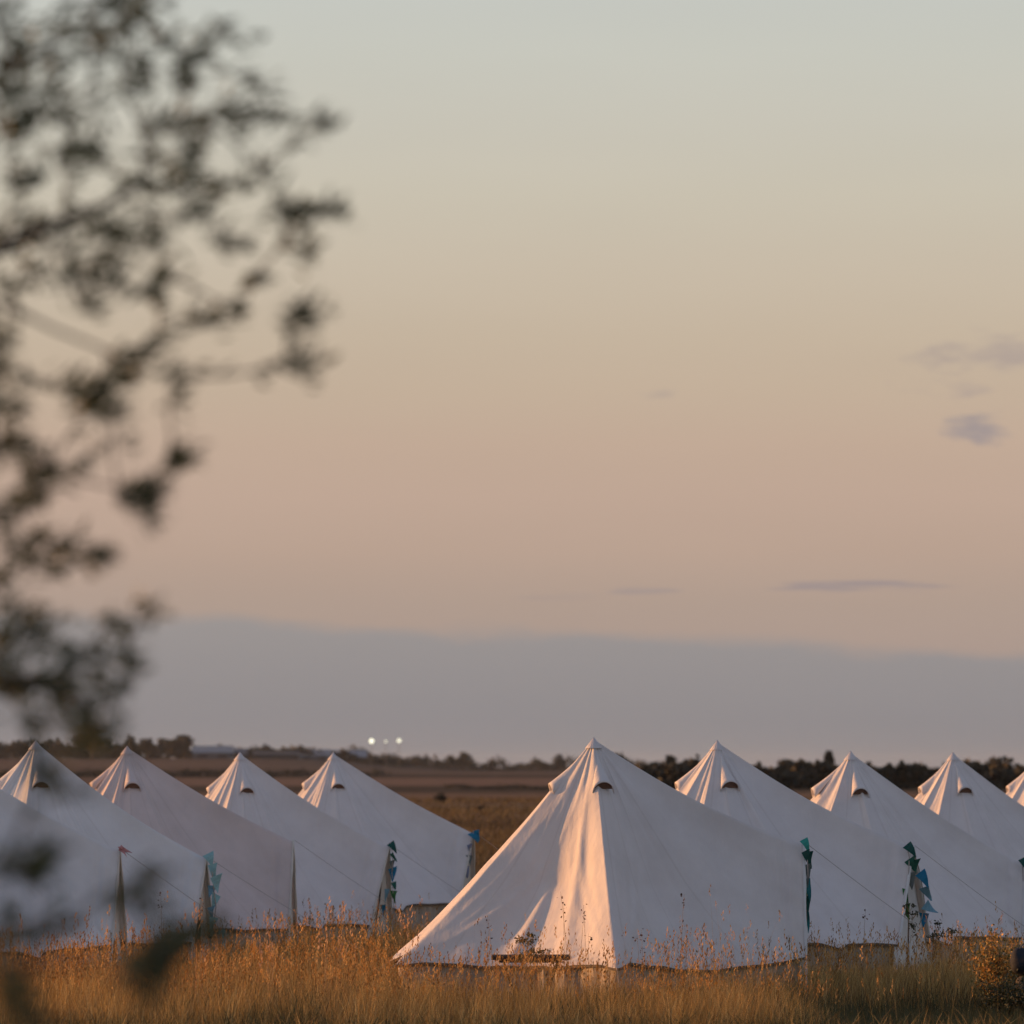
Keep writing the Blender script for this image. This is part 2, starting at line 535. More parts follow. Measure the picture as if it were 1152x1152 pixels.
    for q, p in enumerate(hp):
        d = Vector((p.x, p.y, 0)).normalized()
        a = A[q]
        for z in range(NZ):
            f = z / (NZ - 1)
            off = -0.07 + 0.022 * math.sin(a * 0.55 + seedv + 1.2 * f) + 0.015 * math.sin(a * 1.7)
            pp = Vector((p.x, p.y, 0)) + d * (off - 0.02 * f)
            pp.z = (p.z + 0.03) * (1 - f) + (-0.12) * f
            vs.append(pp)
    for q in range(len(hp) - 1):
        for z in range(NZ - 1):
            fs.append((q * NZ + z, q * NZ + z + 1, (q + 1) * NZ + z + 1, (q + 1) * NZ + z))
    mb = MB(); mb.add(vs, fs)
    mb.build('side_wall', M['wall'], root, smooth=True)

    # groundsheet
    mb = MB()
    pts = [Vector((p.x, p.y, 0)) * 0.95 + Vector((0, 0, 0.03)) for p in hp[::6]]
    mb.add(pts, [tuple(range(len(pts)))[::-1]])
    mb.build('groundsheet', M['inside'], root)

    # apex cap, a little proud of the canopy, with a stitched lower edge
    vs, fs = [Vector((0, 0, APEX_H + 0.030))], []
    K = 48
    for kk in range(K):
        an = 360 * kk / K
        rr = 0.098 + 0.003 * math.sin(kk * 1.9)
        vs.append(Vector((-rr * math.sin(R(an)), -rr * math.cos(R(an)), APEX_H - 0.100)))
    for kk in range(K):
        fs.append((0, 1 + kk, 1 + (kk + 1) % K))
    mb = MB(); mb.add(vs, fs)
    mb.build('apex_cap', mat, root, smooth=True)
    # centre pole tip above the cap
    mb = MB(); mb.tube([(0, 0, 0.03), (0, 0, APEX_H - 0.05)], 0.019, 8)
    mb.build('centre_pole', M['pole'], root)

    # vents: half-cone hoods with a dark mesh opening under them
    for vi, va in enumerate(vents):
        va = va + 2.5 * math.sin(seedv * 2.7 + vi)
        t0, t1 = 0.06, 0.205
        # hood
        pc0, n0 = surf(va, t0)
        pc1, n1 = surf(va, t1)
        axis = (pc1 - pc0)
        side = axis.cross(n1).normalized()
        nrm = side.cross(axis).normalized()
        if nrm.z < 0: nrm = -nrm; side = -side
        NS, NC = 12, 18
        vs, fs = [], []
        for q in range(NS):
            f = q / (NS - 1)
            c = pc0 + axis * f
            w = 0.012 + 0.118 * f ** 1.25
            h = 0.016 + 0.100 * f ** 1.5
            for c_ in range(NC):
                th = math.pi * c_ / (NC - 1)
                # side corners run on a little further down the slope than the crown
                ext = axis.normalized() * (0.075 * (1 - math.sin(th)) * f ** 3)
                vs.append(c + side * (w * math.cos(th)) + nrm * (h * math.sin(th) - 0.012) + ext)
        for q in range(NS - 1):
            for c_ in range(NC - 1):
                fs.append((q * NC + c_, (q + 1) * NC + c_, (q + 1) * NC + c_ + 1, q * NC + c_ + 1))
        mb = MB(); mb.add(vs, fs)
        hood = mb.build('vent_hood', mat, root, smooth=True)
        sm = hood.modifiers.new('thick', 'SOLIDIFY'); sm.thickness = 0.008; sm.offset = -1
        # dark mesh filling the mouth, set back inside the hood
        vs = []
        back = axis.normalized() * 0.035
        c = pc1 - back
        for c_ in range(NC):
            th = math.pi * c_ / (NC - 1)
            ext = axis.normalized() * (0.06 * (1 - math.sin(th)))
            vs.append(c + side * (0.108 * math.cos(th)) + nrm * (0.086 * math.sin(th) + 0.004) + ext)
        mb = MB(); mb.add(vs, [tuple(range(NC))])
        mb.build('mesh_panel', M['dark_mesh'], hood)

    # door: two legs of the A-frame, two flaps with a gap, dark inside seen through the gap
    for s in (1, -1):
        mb = MB()
        mb.tube([leg_pt(s, -0.05) - dvec * 0.15 - pvec * (0.10 * s), leg_pt(s, T.z * 0.5) - dvec * 0.16 - pvec * (0.13 * s), leg_pt(s, T.z - 0.16) - dvec * 0.16 - pvec * (0.05 * s)], 0.016, 8)
        mb.build('door_pole', M['pole'], root)
    gapw = {'L1': 0.14, 'L2': 0.12, 'L3': 0.16, 'R2': 0.03}.get(key, 0.06)
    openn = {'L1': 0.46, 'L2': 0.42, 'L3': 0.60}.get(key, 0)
    for s in (1, -1):
        vs, fs = [], []
        NQ = 14
        for q in range(NQ):
            f = q / (NQ - 1)               # down
            z = T.z - 0.02 - (T.z + 0.07) * f
            e = leg_pt(s, max(z, -0.1)) - dvec * 0.07
            inner = dvec * (rad_d - lean * f - 0.10) + pvec * (s * max(gapw * min(1, f * 2.5), (openn * math.sin(math.pi * min(1, f * 1.1)) ** .7 * (f * .9 + .1) if s > 0 and openn else 0))) + Vector((0, 0, z))
            for c_ in range(6):
                g = c_ / 5
                p = e.lerp(inner, g) + dvec * (0.03 * math.sin(g * 9 + q * 0.5 + seedv) * f)
                vs.append(p)
        for q in range(NQ - 1):
            for c_ in range(5):
                fs.append((q * 6 + c_, q * 6 + c_ + 1, (q + 1) * 6 + c_ + 1, (q + 1) * 6 + c_))
        mb = MB(); mb.add(vs, fs)
        fl = mb.build('door_flap', M['canvas_cool'] if key == 'R2' else M['flap'], root, smooth=True)
    if openn:          # added dark sheet imitating the shade inside, where the near flap is tied back
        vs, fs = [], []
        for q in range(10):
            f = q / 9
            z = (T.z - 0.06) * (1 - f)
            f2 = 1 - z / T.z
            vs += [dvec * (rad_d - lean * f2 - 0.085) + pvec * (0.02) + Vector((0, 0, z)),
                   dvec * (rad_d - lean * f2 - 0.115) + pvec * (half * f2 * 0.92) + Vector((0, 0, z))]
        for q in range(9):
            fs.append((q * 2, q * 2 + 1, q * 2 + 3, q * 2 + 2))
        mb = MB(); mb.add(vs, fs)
        mb.build('gap_shade_panel', M['inside'], root)
    # short edge of canvas turned round the frame (a welt)
    for s in (1, -1):
        mb = MB()
        pts = [leg_pt(s, z) - dvec * 0.01 for z in np.linspace(0.02, T.z, 12)]
        mb.tube(pts, [0.017 + 0.005 * math.sin(i * 1.7) for i in range(12)], 8)
        mb.build('door_welt', M['canvas_cool'] if key[0] == 'R' else M['flap'], root, smooth=True)

    # guy ropes with pegs from the ridge corners and the door peak
    anchors = [(T + dvec * 0.01, T + dvec * 2.6 + Vector((0, 0, -T.z - 0.0)) + pvec * 0.05)]
    for ra in rl[1:-1]:
        i = int(round((ra - aN) / (aF + 360 - aN) * (NA - 1)))
        p = Vector(V[-1, i])
        d = Vector((p.x, p.y, 0)).normalized()
        anchors.append((p, Vector((p.x, p.y, 0)) + d * 0.85))
    for p0, p1 in anchors:
        mb = MB()
        pts = []
        for q in range(7):
            f = q / 6
            p = p0.lerp(p1, f); p.z -= 0.05 * math.sin(math.pi * f)
            pts.append(p)
        mb.tube(pts, 0.0034, 5)
        rp = mb.build('guy_rope', M['rope'], root)
        mb = MB()
        mb.tube([p1 + Vector((0, 0, 0.07)), p1 + Vector((0, 0, -0.15)) - (p1 - p0).normalized() * 0.05], 0.006, 6)
        mb.tube([p1 + Vector((0, 0, 0.07)), p1 + Vector((0, 0, 0.075)) + Vector((p1.x - p0.x, p1.y - p0.y, 0)).normalized() * 0.04], 0.006, 6)
        mb.build('peg', M['peg'], rp)
    return dict(root=root, T=T, dvec=dvec, pvec=pvec, leg=leg_pt, base=Vector(base), surf=surf)


RID = [-34, -8, 24, 50, 78, 106, 134, 162, 190, 218]
LGRP, RGRP = 'bell tents in the left line', 'bell tents in the right line'
INFO = {}
TENT_META = {
    'R1': ('foremost cream bell tent with a sunlit pole line, standing behind the low dark table', [-5.5, 72, 98, 130, 160, 190, 222], 'canvas', RGRP, [(40, -16, 3.2, 0.055), (16, -3, 3.0, 0.02)], 1, 1.6),
    'R2': ('cream bell tent directly behind the foremost tent, green and blue bunting on its door', [-34, -10, 16, 44, 68, 96, 128, 160, 190, 220], 'canvas', RGRP, [], 2, 1.0),
    'R3': ('cream bell tent behind the leafy bush, its door at the right edge of the photo', [-30, -14, 28, 56, 84, 112, 140, 170, 200, 225], 'canvas', RGRP, [], 3, 1.0),
    'R4': ('bell tent second from the far end of the right line, only its top half showing', [-34, -12, 20, 46, 76, 104, 134, 162, 190, 218], 'canvas', RGRP, [], 4, 1.0),
    'R5': ('last bell tent on the right, only its sunlit shoulder showing at the photo edge', [-34, -8, 24, 50, 78, 106, 134, 162, 190, 218], 'canvas', RGRP, [], 5, 1.0),
    'L1': ('nearest left-line bell tent, cut by the photo edge, small pink tie on its door', [-40, -6, 24, 50, 78, 106, 134, 162, 190, 218], 'canvas_cool', LGRP, [], 6, 0.8),
    'L2': ('white bell tent with pale aqua bunting on its door, half behind the blurred branch', [-30, -8, 4, 52, 78, 106, 134, 162, 190, 218], 'canvas_cool', LGRP, [], 7, 1.0),
    'L3': ('pinkish older bell tent without any bunting, third in the left line', [-34, -8, 12, 32, 50, 78, 106, 134, 162, 190, 218], 'canvas_pink', LGRP, [], 8, 1.1),
    'L4': ('fourth bell tent of the left line, dark green and blue bunting down its slanting door', [-34, -8, 14, 40, 66, 96, 128, 162, 190, 218], 'canvas', LGRP, [], 9, 1.1),
    'L5': ('farthest bell tent of the left line, bright blue pennant at its door peak', [-30, -6, 18, 50, 78, 106, 134, 162, 190, 218], 'canvas', LGRP, [], 10, 1.0),
}
for sp in TENT_SPEC:
    lab, rid, mt, grp, strk, sd, bst = TENT_META[sp[0]]
    INFO[sp[0]] = make_tent(sp[0], sp, lab, rid, M[mt], grp, streaks=strk, seedv=sd, boost=bst)

# ------------------------------------------------------------------ bunting on the door frames
def pennant_me(p, d, n, w, L_, mb, seedv):
    """triangle hanging point-down from p along direction d, pointing outwards along n; slightly curled"""
    vs, fs = [], []
    K = 5
    w *= 1.08; L_ *= 1.2
    for q in range(K):
        f = q / (K - 1)
        ww = w * (1 - f * 0.93) * 0.5
        c = p + n * (L_ * f)
        curl = 0.035 * math.sin(f * 3.4 + seedv)
        up = d.cross(n).normalized() * curl
        vs += [c - d * ww + up, c + d * ww + up * 0.4]
    for q in range(K - 1):
        fs.append((q * 2, q * 2 + 1, q * 2 + 3, q * 2 + 2))
    mb.add(vs, fs)


def bunting(key, label, path_px, flags, thick=0.007):
    """path_px: string points (px, py, toward-camera offset); flags: (px, py, px_tip, py_tip, width_m, colour)"""
    inf = INFO[key]
    D = inf['base'].y + inf['T'].y
    root = empty('bunting_string', P(path_px[0][0], path_px[0][1], D - 0.12))
    tag(root, label, 'bunting', 'bunting strings on the tent doors')
    o = root.location
    mb = MB()
    mb.tube([P(x, y, D - off) - o for x, y, off in path_px], thick, 5)
    mb.build('cord', M['rope'], root)
    for i, (x0, y0, x1, y1, w, c) in enumerate(flags):
        # the string point nearest decides the depth
        off = min(path_px, key=lambda q: (q[0] - x0) ** 2 + (q[1] - y0) ** 2)[2]
        p0 = P(x0, y0, D - off) - o
        p1 = P(x1, y1, D - off - 0.02) - o
        n = (p1 - p0); L_ = n.length; n.normalize()
        e = Vector((n.z, 0.45 if i % 2 else -0.4, -n.x + random.uniform(-.35, .35))).normalized()
        mb = MB()
        pennant_me(p0, e, n, w, L_, mb, i * 1.3)
        f = mb.build('pennant', M['p_' + c], root)
        s = f.modifiers.new('thick', 'SOLIDIFY'); s.thickness = 0.003


bunting('R1', 'green and teal bunting hanging nearly straight down the foremost tent door',
        [(905, 946, .10), (908, 957, .12), (909, 985, .14), (908, 1010, .14), (907, 1040, .14), (907, 1062, .12)],
        [(904, 944, 909, 957, .10, 'turq'), (907, 957, 911, 974, .11, 'deep'), (910, 958, 913, 972, .09, 'deep'), (908, 972, 909, 994, .07, 'grey'),
         (908, 988, 910, 1010, .10, 'teal'), (906, 1002, 905, 1022, .07, 'leafgreen'), (908, 1008, 910, 1030, .06, 'deep'),
         (908, 1026, 909, 1046, .05, 'teal'), (907, 1040, 907, 1062, .05, 'teal')])
bunting('R2', 'green bunting falling down the near side of the second tent door',
        [(1020, 951, .10), (1023, 965, .14), (1022, 985, .2), (1019, 1005, .3), (1018, 1032, .4)],
        [(1020, 950, 1029, 962, .13, 'deep'), (1024, 966, 1028, 978, .16, 'green'), (1031, 967, 1031, 980, .10, 'green'), (1023, 982, 1026, 998, .14, 'grey'),
         (1019, 1000, 1018, 1020, .08, 'leafgreen'), (1019, 1018, 1022, 1032, .13, 'leafgreen')])
bunting('R2', 'blue bunting curving out on the far side of the second tent door',
        [(1029, 962, .06), (1034, 978, .0), (1038, 1000, -.05), (1040, 1015, -.1), (1037, 1033, -.1), (1034, 1040, -.1)],
        [(1035, 981, 1043, 996, .15, 'blue'), (1040, 998, 1046, 1011, .14, 'pale'), (1040, 1018, 1053, 1025, .15, 'pale'), (1039, 1027, 1039, 1041, .12, 'blue')])
bunting('R3', 'dark teal bunting on the tent door at the right edge',
        [(1150, 968, .10), (1151, 990, .12), (1149, 1010, .2), (1150, 1040, .3)],
        [(1149, 966, 1155, 980, .10, 'deep'), (1150, 998, 1147, 1012, .14, 'deep'), (1150, 1014, 1148, 1028, .12, 'teal'), (1150, 1030, 1153, 1042, .1, 'green')])
bunting('L2', 'pale aqua bunting bunched down the door of the second left tent',
        [(234, 962, .10), (238, 975, .12), (240, 995, .15), (243, 1020, .2), (240, 1042, .25), (249, 1062, .25)],
        [(234, 960, 238, 972, .16, 'aqua'), (240, 972, 240, 988, .15, 'aqua'), (243, 985, 245, 1001, .17, 'aqua'), (238, 996, 236, 1008, .12, 'pale'),
         (244, 1006, 239, 1020, .14, 'aqua'), (238, 1020, 239, 1032, .12, 'pale'), (240, 1032, 238, 1044, .12, 'aqua'), (249, 1046, 251, 1064, .12, 'aqua')])
bunting('L4', 'dark green and blue bunting hanging plumb from the fourth left tent door',
        [(439, 948, .10), (442, 962, .12), (441, 980, .12), (442, 1000, .15), (443, 1018, .18), (442, 1040, .2)],
        [(439, 948, 445, 958, .13, 'deep'), (441, 960, 445, 968, .08, 'green'), (441, 968, 442, 978, .10, 'grey'), (441, 976, 442, 990, .15, 'blue'),
         (443, 992, 444, 1000, .10, 'green'), (443, 1002, 444, 1014, .12, 'leafgreen'), (435, 1000, 434, 1014, .08, 'pale'), (431, 1018, 431, 1029, .09, 'blue')])
bunting('L5', 'small string of faded lilac pennants under the bright blue one on the last left tent',
        [(533, 934, .10), (529, 952, .14), (527, 968, .2), (524, 985, .3), (521, 1000, .4)],
        [(532, 936, 537, 946, .20, 'blue'), (536, 934, 538, 944, .12, 'blue'), (528, 950, 530, 960, .09, 'lilac'), (527, 962, 529, 972, .10, 'grey'),
         (524, 974, 525, 986, .14, 'lilac'), (521, 990, 522, 999, .08, 'pale')])
# pink tie on the nearest left tent
i1 = INFO['L1']
D = i1['base'].y + i1['T'].y - 0.06
o0 = P(136, 954, D)
t = empty('ribbon_tie', o0)
tag(t, 'small pink ribbon knotted at the door peak of the nearest left tent', 'ribbon')
mb = MB()
pennant_me(P(135, 953, D) - o0, Vector((0.3, 0.4, 0.8)).normalized(), (P(146, 959, D) - P(135, 953, D)).normalized(), .07, .14, mb, 1)
pennant_me(P(136, 954, D) - o0, Vector((0.7, 0.4, 0.5)).normalized(), (P(141, 963, D) - P(136, 954, D)).normalized(), .05, .11, mb, 2)
tb = mb.build('ribbon_tail', M['p_pink'], t)
tb.modifiers.new('thick', 'SOLIDIFY').thickness = 0.004
mb = MB(); mb.tube([(-0.03, -0.01, 0.01), (0, -0.02, 0), (0.025, -0.01, -0.012)], [0.008, 0.02, 0.008], 8)
mb.build('ribbon_knot', M['p_pink'], t, smooth=True)

# ------------------------------------------------------------------ low table in front of the foremost tent
def table():
    y0 = 57.4
    c = P(597, 1079, y0)
    gz = float(ground_z(c.x, y0))
    root = empty('folding_table', (c.x, y0, gz))
    tag(root, 'low dark wooden folding table with crossed legs, in the grass before the foremost tent', 'table')
    h = c.z - gz + 0.02
    W = 0.86; Dp = 0.5
    for q in range(5):
        mb = MB()
        mb.box((0, -Dp / 2 + 0.05 + q * 0.1, h + (0.004 if q % 2 else 0)), (W, 0.085, 0.044), rz=R(0.6 * (q - 2)))
        o = mb.build('top_board', M['wood'], root)
        bv = o.modifiers.new('b', 'BEVEL'); bv.width = 0.004
    for yy in (-0.22, 0.22):
        mb = MB()
        mb.box((0, yy, h - 0.034), (W * 0.80, 0.022, 0.034))
        mb.build('apron', M['wood'], root)
    for s in (-1, 1):
        for k in (-1, 1):
            mb = MB()
            mb.tube([(s * (W / 2 - 0.13) , k * 0.2, h - 0.03), (s * (W / 2 - 0.32), -k * 0.2, 0.0)][::1], 0.013, 8)
            mb.build('leg', M['wood'], root)


table()

# ------------------------------------------------------------------ grass
def px_noise(x, y, s=1.0):
    return (np.sin(x * 1.7 * s + 1.1) + np.sin(y * 2.3 * s + x * 0.9 * s + 0.5) + np.sin((x - y) * 3.1 * s + 2.0)) / 3


def outside_tents(x, y, pad=0.0):
    ok = np.ones(x.shape, bool)
    for tx, ty, tz in TP.values():
        ok &= ((x - tx) ** 2 + (y - ty) ** 2) > (2.45 + pad) ** 2
    return ok


STRAW = np.array([(0.52, 0.325, 0.105), (0.45, 0.26, 0.075), (0.64, 0.44, 0.18), (0.34, 0.19, 0.06), (0.26, 0.165, 0.055)])
GREEN = np.array([(0.07, 0.08, 0.03), (0.05, 0.06, 0.025), (0.10, 0.085, 0.035)])


def blades(x, y, z, h, w, lean, colr, segs=3):
    n = len(x)
    ang = rng.uniform(0, 2 * math.pi, n)
    fx, fy = np.cos(ang), np.sin(ang)
    la = rng.uniform(0, 2 * math.pi, n)
    lx, ly = np.cos(la) * lean + 0.05 * h, np.sin(la) * lean
    rows = []
    fr = [0, 0.35, 0.7, 1.0]
    wd = [1.0, 0.85, 0.55]
    for k in range(3):
        f = fr[k]
        cx, cy, cz = x + lx * f * f, y + ly * f * f, z + h * f
        rows.append(np.stack([cx - fx * w * wd[k] / 2, cy - fy * w * wd[k] / 2, cz], -1))
        rows.append(np.stack([cx + fx * w * wd[k] / 2, cy + fy * w * wd[k] / 2, cz], -1))
    tip = np.stack([x + lx, y + ly, z + h * 0.98], -1)
    rows.append(tip)
    V = np.stack(rows, 1).reshape(-1, 3)          # 7 per blade
    b = (np.arange(n) * 7)[:, None]
    T_ = np.array([[0, 1, 3], [0, 3, 2], [2, 3, 5], [2, 5, 4], [4, 5, 6]])
    Fc = (b[:, None, :] + T_[None, :, :]).reshape(-1, 3)
    C = np.repeat(colr, 7, axis=0)
    return V, Fc, C, tip


def pick(pal, n):
    c = pal[rng.integers(0, len(pal), n)]
    return c * rng.uniform(0.75, 1.25, (n, 1))


def seed_heads(tip, size, colr, per=6):
    n = len(tip)
    Vs, Fs, Cs = [], [], []
    off = 0
    for k in range(per):
        f = k / per
        c = tip + np.stack([rng.normal(0, 0.045, n) * size * (1 + 1.5 * f), rng.normal(0, 0.045, n) * size * (1 + 1.5 * f), -size * f * 1.15 + 0.2 * size], -1)
        d = np.stack([rng.normal(0.1, 0.22, n), rng.normal(0, 0.22, n), rng.uniform(0.6, 1.0, n)], -1)
        d /= np.linalg.norm(d, axis=1)[:, None]
        s = np.stack([-d[:, 1], d[:, 0], rng.normal(0, .3, n)], -1)
        s /= np.linalg.norm(s, axis=1)[:, None] + 1e-6
        L_ = size[:, None] * 0.34; w = size[:, None] * 0.085
        q = np.stack([c, c + d * L_ * .5 + s * w, c + d * L_, c + d * L_ * .5 - s * w], 1)
        Vs.append(q.reshape(-1, 3)); Cs.append(np.repeat(colr, 4, axis=0))
        b = np.arange(n)[:, None] * 4 + off
        Fs.append(np.concatenate([b + np.array([[0, 1, 2]]), b + np.array([[0, 2, 3]])]))
        off += n * 4
    return np.concatenate(Vs), np.concatenate(Fs), np.concatenate(Cs)


def grass_object(name, parts, label):
    Vs, Fs, Cs, off = [], [], [], 0
    for V, Fc, C in parts:
        Vs.append(V); Fs.append(Fc + off); Cs.append(C); off += len(V)
    me = np_mesh(name, np.concatenate(Vs), np.concatenate(Fs), 3, np.concatenate(Cs))
    o = link(name, me, M['grass'])
    tag(o, label, 'grass', kind='stuff')
    return o


def scatter(n, y0, y1, margin=2.5):
    y = rng.uniform(y0, y1, n * 2)
    x = rng.uniform(-1, 1, n * 2) * (0.098 * y1 + margin)
    k = np.abs(x) < 0.098 * y + margin
    return x[k][:n], y[k][:n]


def green_zone(x, y):
    """short green growth in the near right corner, and a few green patches"""
    g = sstep(2.3, 3.6, x + 0.5 * px_noise(x, y)) * sstep(57.9, 56.6, y + 0.35 * px_noise(x * 1.3, y, 1.4))
    p = sstep(0.35, 0.7, px_noise(x * 1.1 + 3, y * 0.8)) * sstep(57.0, 55.5, y) * 0.8
    return np.clip(np.maximum(g, p), 0, 1)


parts = []
# near meadow
x, y = scatter(105000, 51.0, 66.0, 1.6)
k = outside_tents(x, y, -0.02); x, y = x[k], y[k]
g = green_zone(x, y)
n = len(x)
isg = rng.uniform(0, 1, n) < g
tuft = px_noise(x * 2.3 + 5, y * 1.1, 2.6)
h = rng.uniform(0.30, 0.58, n) * (1 + 0.14 * px_noise(x, y, 1.5) + 0.13 * tuft)
h *= 1 - 0.30 * sstep(59.5, 63, y)
h *= 1 - 0.22 * np.exp(-((x - 0.2) / 0.7) ** 4)
bottom = sstep(2.4, 3.6, x) * sstep(57.7, 56.2, y)
h = h * (1 - 0.55 * bottom)
c = pick(STRAW, n) * (1 + 0.30 * np.sign(tuft) * np.abs(tuft) ** .7)[:, None]
c[isg] = pick(GREEN, isg.sum())
V, Fc, C, tip = blades(x, y, ground_z(x, y) - 0.02, h, rng.uniform(0.004, 0.009, n), h * rng.uniform(0.05, 0.5, n), c)
parts.append((V, Fc, C))
grass_object('meadow_grass', parts, 'dense golden dry meadow grass growing across the foreground below the tents')

# stalks with seed heads
x, y = scatter(15000, 52.0, 62.5, 1.6)
g = green_zone(x, y)
k = outside_tents(x, y, 0.1) & (rng.uniform(0, 1, len(x)) > g * 0.97) & (rng.uniform(0, 1, len(x)) < 0.55 + 0.6 * px_noise(x, y, 2.2))
x, y = x[k], y[k]; n = len(x)
h = rng.uniform(0.48, 0.66, n) + rng.exponential(0.085, n)
h = np.minimum(h, 1.05)
h *= 1 + 0.22 * px_noise(x * 1.5, y, 1.1) + 0.22 * np.exp(-((x - 2.2) / 0.7) ** 2) * (y > 56)
h *= 1 - 0.25 * sstep(2.5, 3.5, x) * sstep(57.0, 55.9, y)
c = pick(STRAW, n)
V, Fc, C, tip = blades(x, y, ground_z(x, y) - 0.02, h, np.full(n, 0.0035), h * rng.uniform(0.04, 0.28, n), c)
sh = seed_heads(tip, rng.uniform(0.06, 0.13, n), c * np.array([0.95, 0.8, 0.7]), 6)
grass_object('seed_grass', [(V, Fc, C), sh], 'taller straw stalks with fine seed heads rising above the meadow grass')

# grass round and between the tents
x, y = scatter(70000, 64.0, 108.0, 2.5)
k = outside_tents(x, y, -0.02); x, y = x[k], y[k]; n = len(x)
h = rng.uniform(0.18, 0.36, n) * (1 + 0.2 * px_noise(x, y, 1.0))
V, Fc, C, tip = blades(x, y, ground_z(x, y) - 0.02, h, rng.uniform(0.008, 0.014, n), h * rng.uniform(0.1, 0.6, n), pick(STRAW * 0.85, n))
p1 = (V, Fc, C)
x, y = scatter(5000, 64.0, 84.0, 1.5)
k = outside_tents(x, y, 0.1) & (px_noise(x, y, 1.3) > 0.0); x, y = x[k], y[k]; n = len(x)
h = rng.uniform(0.40, 0.62, n) + rng.exponential(0.05, n)
c = pick(STRAW, n)
V, Fc, C, tip = blades(x, y, ground_z(x, y) - 0.02, h, np.full(n, 0.0045), h * rng.uniform(0.04, 0.3, n), c)
sh = seed_heads(tip, rng.uniform(0.08, 0.15, n), c * np.array([0.95, 0.8, 0.7]), 6)
grass_object('field_grass', [p1, (V, Fc, C), sh], 'rough dry grass between the tents and on the field close behind them')
# mown and trodden strip nearer the camera, below the picture
x, y = scatter(60000, 16.0, 51.5, 4.0)
n = len(x)
h = rng.uniform(0.06, 0.16, n) + 0.30 * sstep(44, 51, y) * rng.uniform(0.4, 1, n)
c = pick(STRAW * 0.7, n)
ig = rng.uniform(0, 1, n) < 0.45
c[ig] = pick(GREEN, ig.sum())
V, Fc, C, tip = blades(x, y, ground_z(x, y) - 0.02, h, rng.uniform(0.010, 0.02, n), h * rng.uniform(0.2, 0.8, n), c)
grass_object('short_grass', [(V, Fc, C)], 'short mixed grass on the open ground in front of the tall meadow')
# open field beyond
x, y = scatter(60000, 106.0, 420.0, 10)
y = 106 * (420 / 106) ** ((y - 106) / 314)
x = x * (0.098 * y + 6) / (0.098 * 420 + 10)
n = len(x)
h = rng.uniform(0.15, 0.34, n) * (1 + 0.3 * np.sin(y * 0.05))
c = pick(STRAW * np.array([0.25, 0.27, 0.33]), n)
dk = (np.sin(y * 0.061 + 0.4 * np.sin(x * 0.05)) > 0.3)
c[dk] = pick(STRAW * np.array([0.17, 0.19, 0.24]), dk.sum())
V, Fc, C, tip = blades(x, y, ground_z(x, y) - 0.02, h, 0.012 + y * 0.00011, h * 0.5, c)
grass_object('pasture_grass', [(V, Fc, C)], 'brown pasture running back from the tents in dull strips')

# ------------------------------------------------------------------ leafy plants
def leaf_mesh(name, centers, L_, W_, pal, droop=0.0, bias=(0, 0, 0)):
    n = len(centers)
    c = np.asarray(centers, dtype=float)
    d = rng.normal(0, 1, (n, 3)) + np.array(bias); d[:, 2] -= droop
    d /= np.linalg.norm(d, axis=1)[:, None]
    r = rng.normal(0, 1, (n, 3))
    s = np.cross(d, r); s /= np.linalg.norm(s, axis=1)[:, None]
    u = np.cross(s, d)
    l = (L_ * rng.uniform(0.7, 1.25, n))[:, None]; w = (W_ * rng.uniform(0.7, 1.25, n))[:, None]
    q = np.stack([c, c + d * l * .3 + s * w * .5, c + d * l * .7 + s * w * .42 - u * l * .05, c + d * l - u * l * .12,
                  c + d * l * .7 - s * w * .42 - u * l * .05, c + d * l * .3 - s * w * .5], 1).reshape(-1, 3)
    Fc = np.arange(n * 6).reshape(n, 6)
    C = np.repeat(pick(np.asarray(pal), n), 6, axis=0)
    return np_mesh(name, q, Fc, 6, C)


AUT = [(0.52, 0.27, 0.06), (0.42, 0.20, 0.045), (0.56, 0.34, 0.09), (0.20, 0.15, 0.04), (0.14, 0.13, 0.04)]
DARKG = [(0.05, 0.06, 0.025), (0.035, 0.045, 0.02), (0.07, 0.065, 0.03)]


def bush(px, py_top, y, w, hgt, label, pal, nl, leaf=0.035, gap=None, group=None):
    base = P(px, 1000, y)
    gz = float(ground_z(base.x, y))
    root = empty('leafy_bush', (base.x, y, gz))
    tag(root, label, 'bush', group)
    stems = MB(); pts = []
    for i in range(26):
        a = random.uniform(0, 2 * math.pi); rr = w * 0.5 * math.sqrt(random.random())
        tx, ty, tz = rr * math.cos(a), rr * math.sin(a), hgt * random.uniform(0.55, 1.0) * (1 - 0.35 * (rr / (w * 0.5)) ** 2)
        path = [Vector((tx * 0.25 * 0.6, ty * 0.2, 0))]
        for q in range(1, 6):
            f = q / 5
            path.append(Vector((tx * (0.15 + 0.85 * f) + random.uniform(-.02, .02), ty * (0.15 + 0.85 * f), tz * f)))
        stems.tube(path, [0.009, 0.008, 0.006, 0.005, 0.003, 0.002], 5)
        for q in range(int(nl / 26)):
            f = random.uniform(0.25, 1.03)
            k = min(4, int(f * 5)); p = path[k].lerp(path[k + 1], min(1, f * 5 - k))
            pts.append(p + Vector((random.gauss(0, .045), random.gauss(0, .045), random.gauss(0, .035))))
    stems.build('stems', M['bark'], root)
    link('foliage', leaf_mesh('foliage', pts, leaf, leaf * 0.55, pal), M['leaf'], root)
    return root


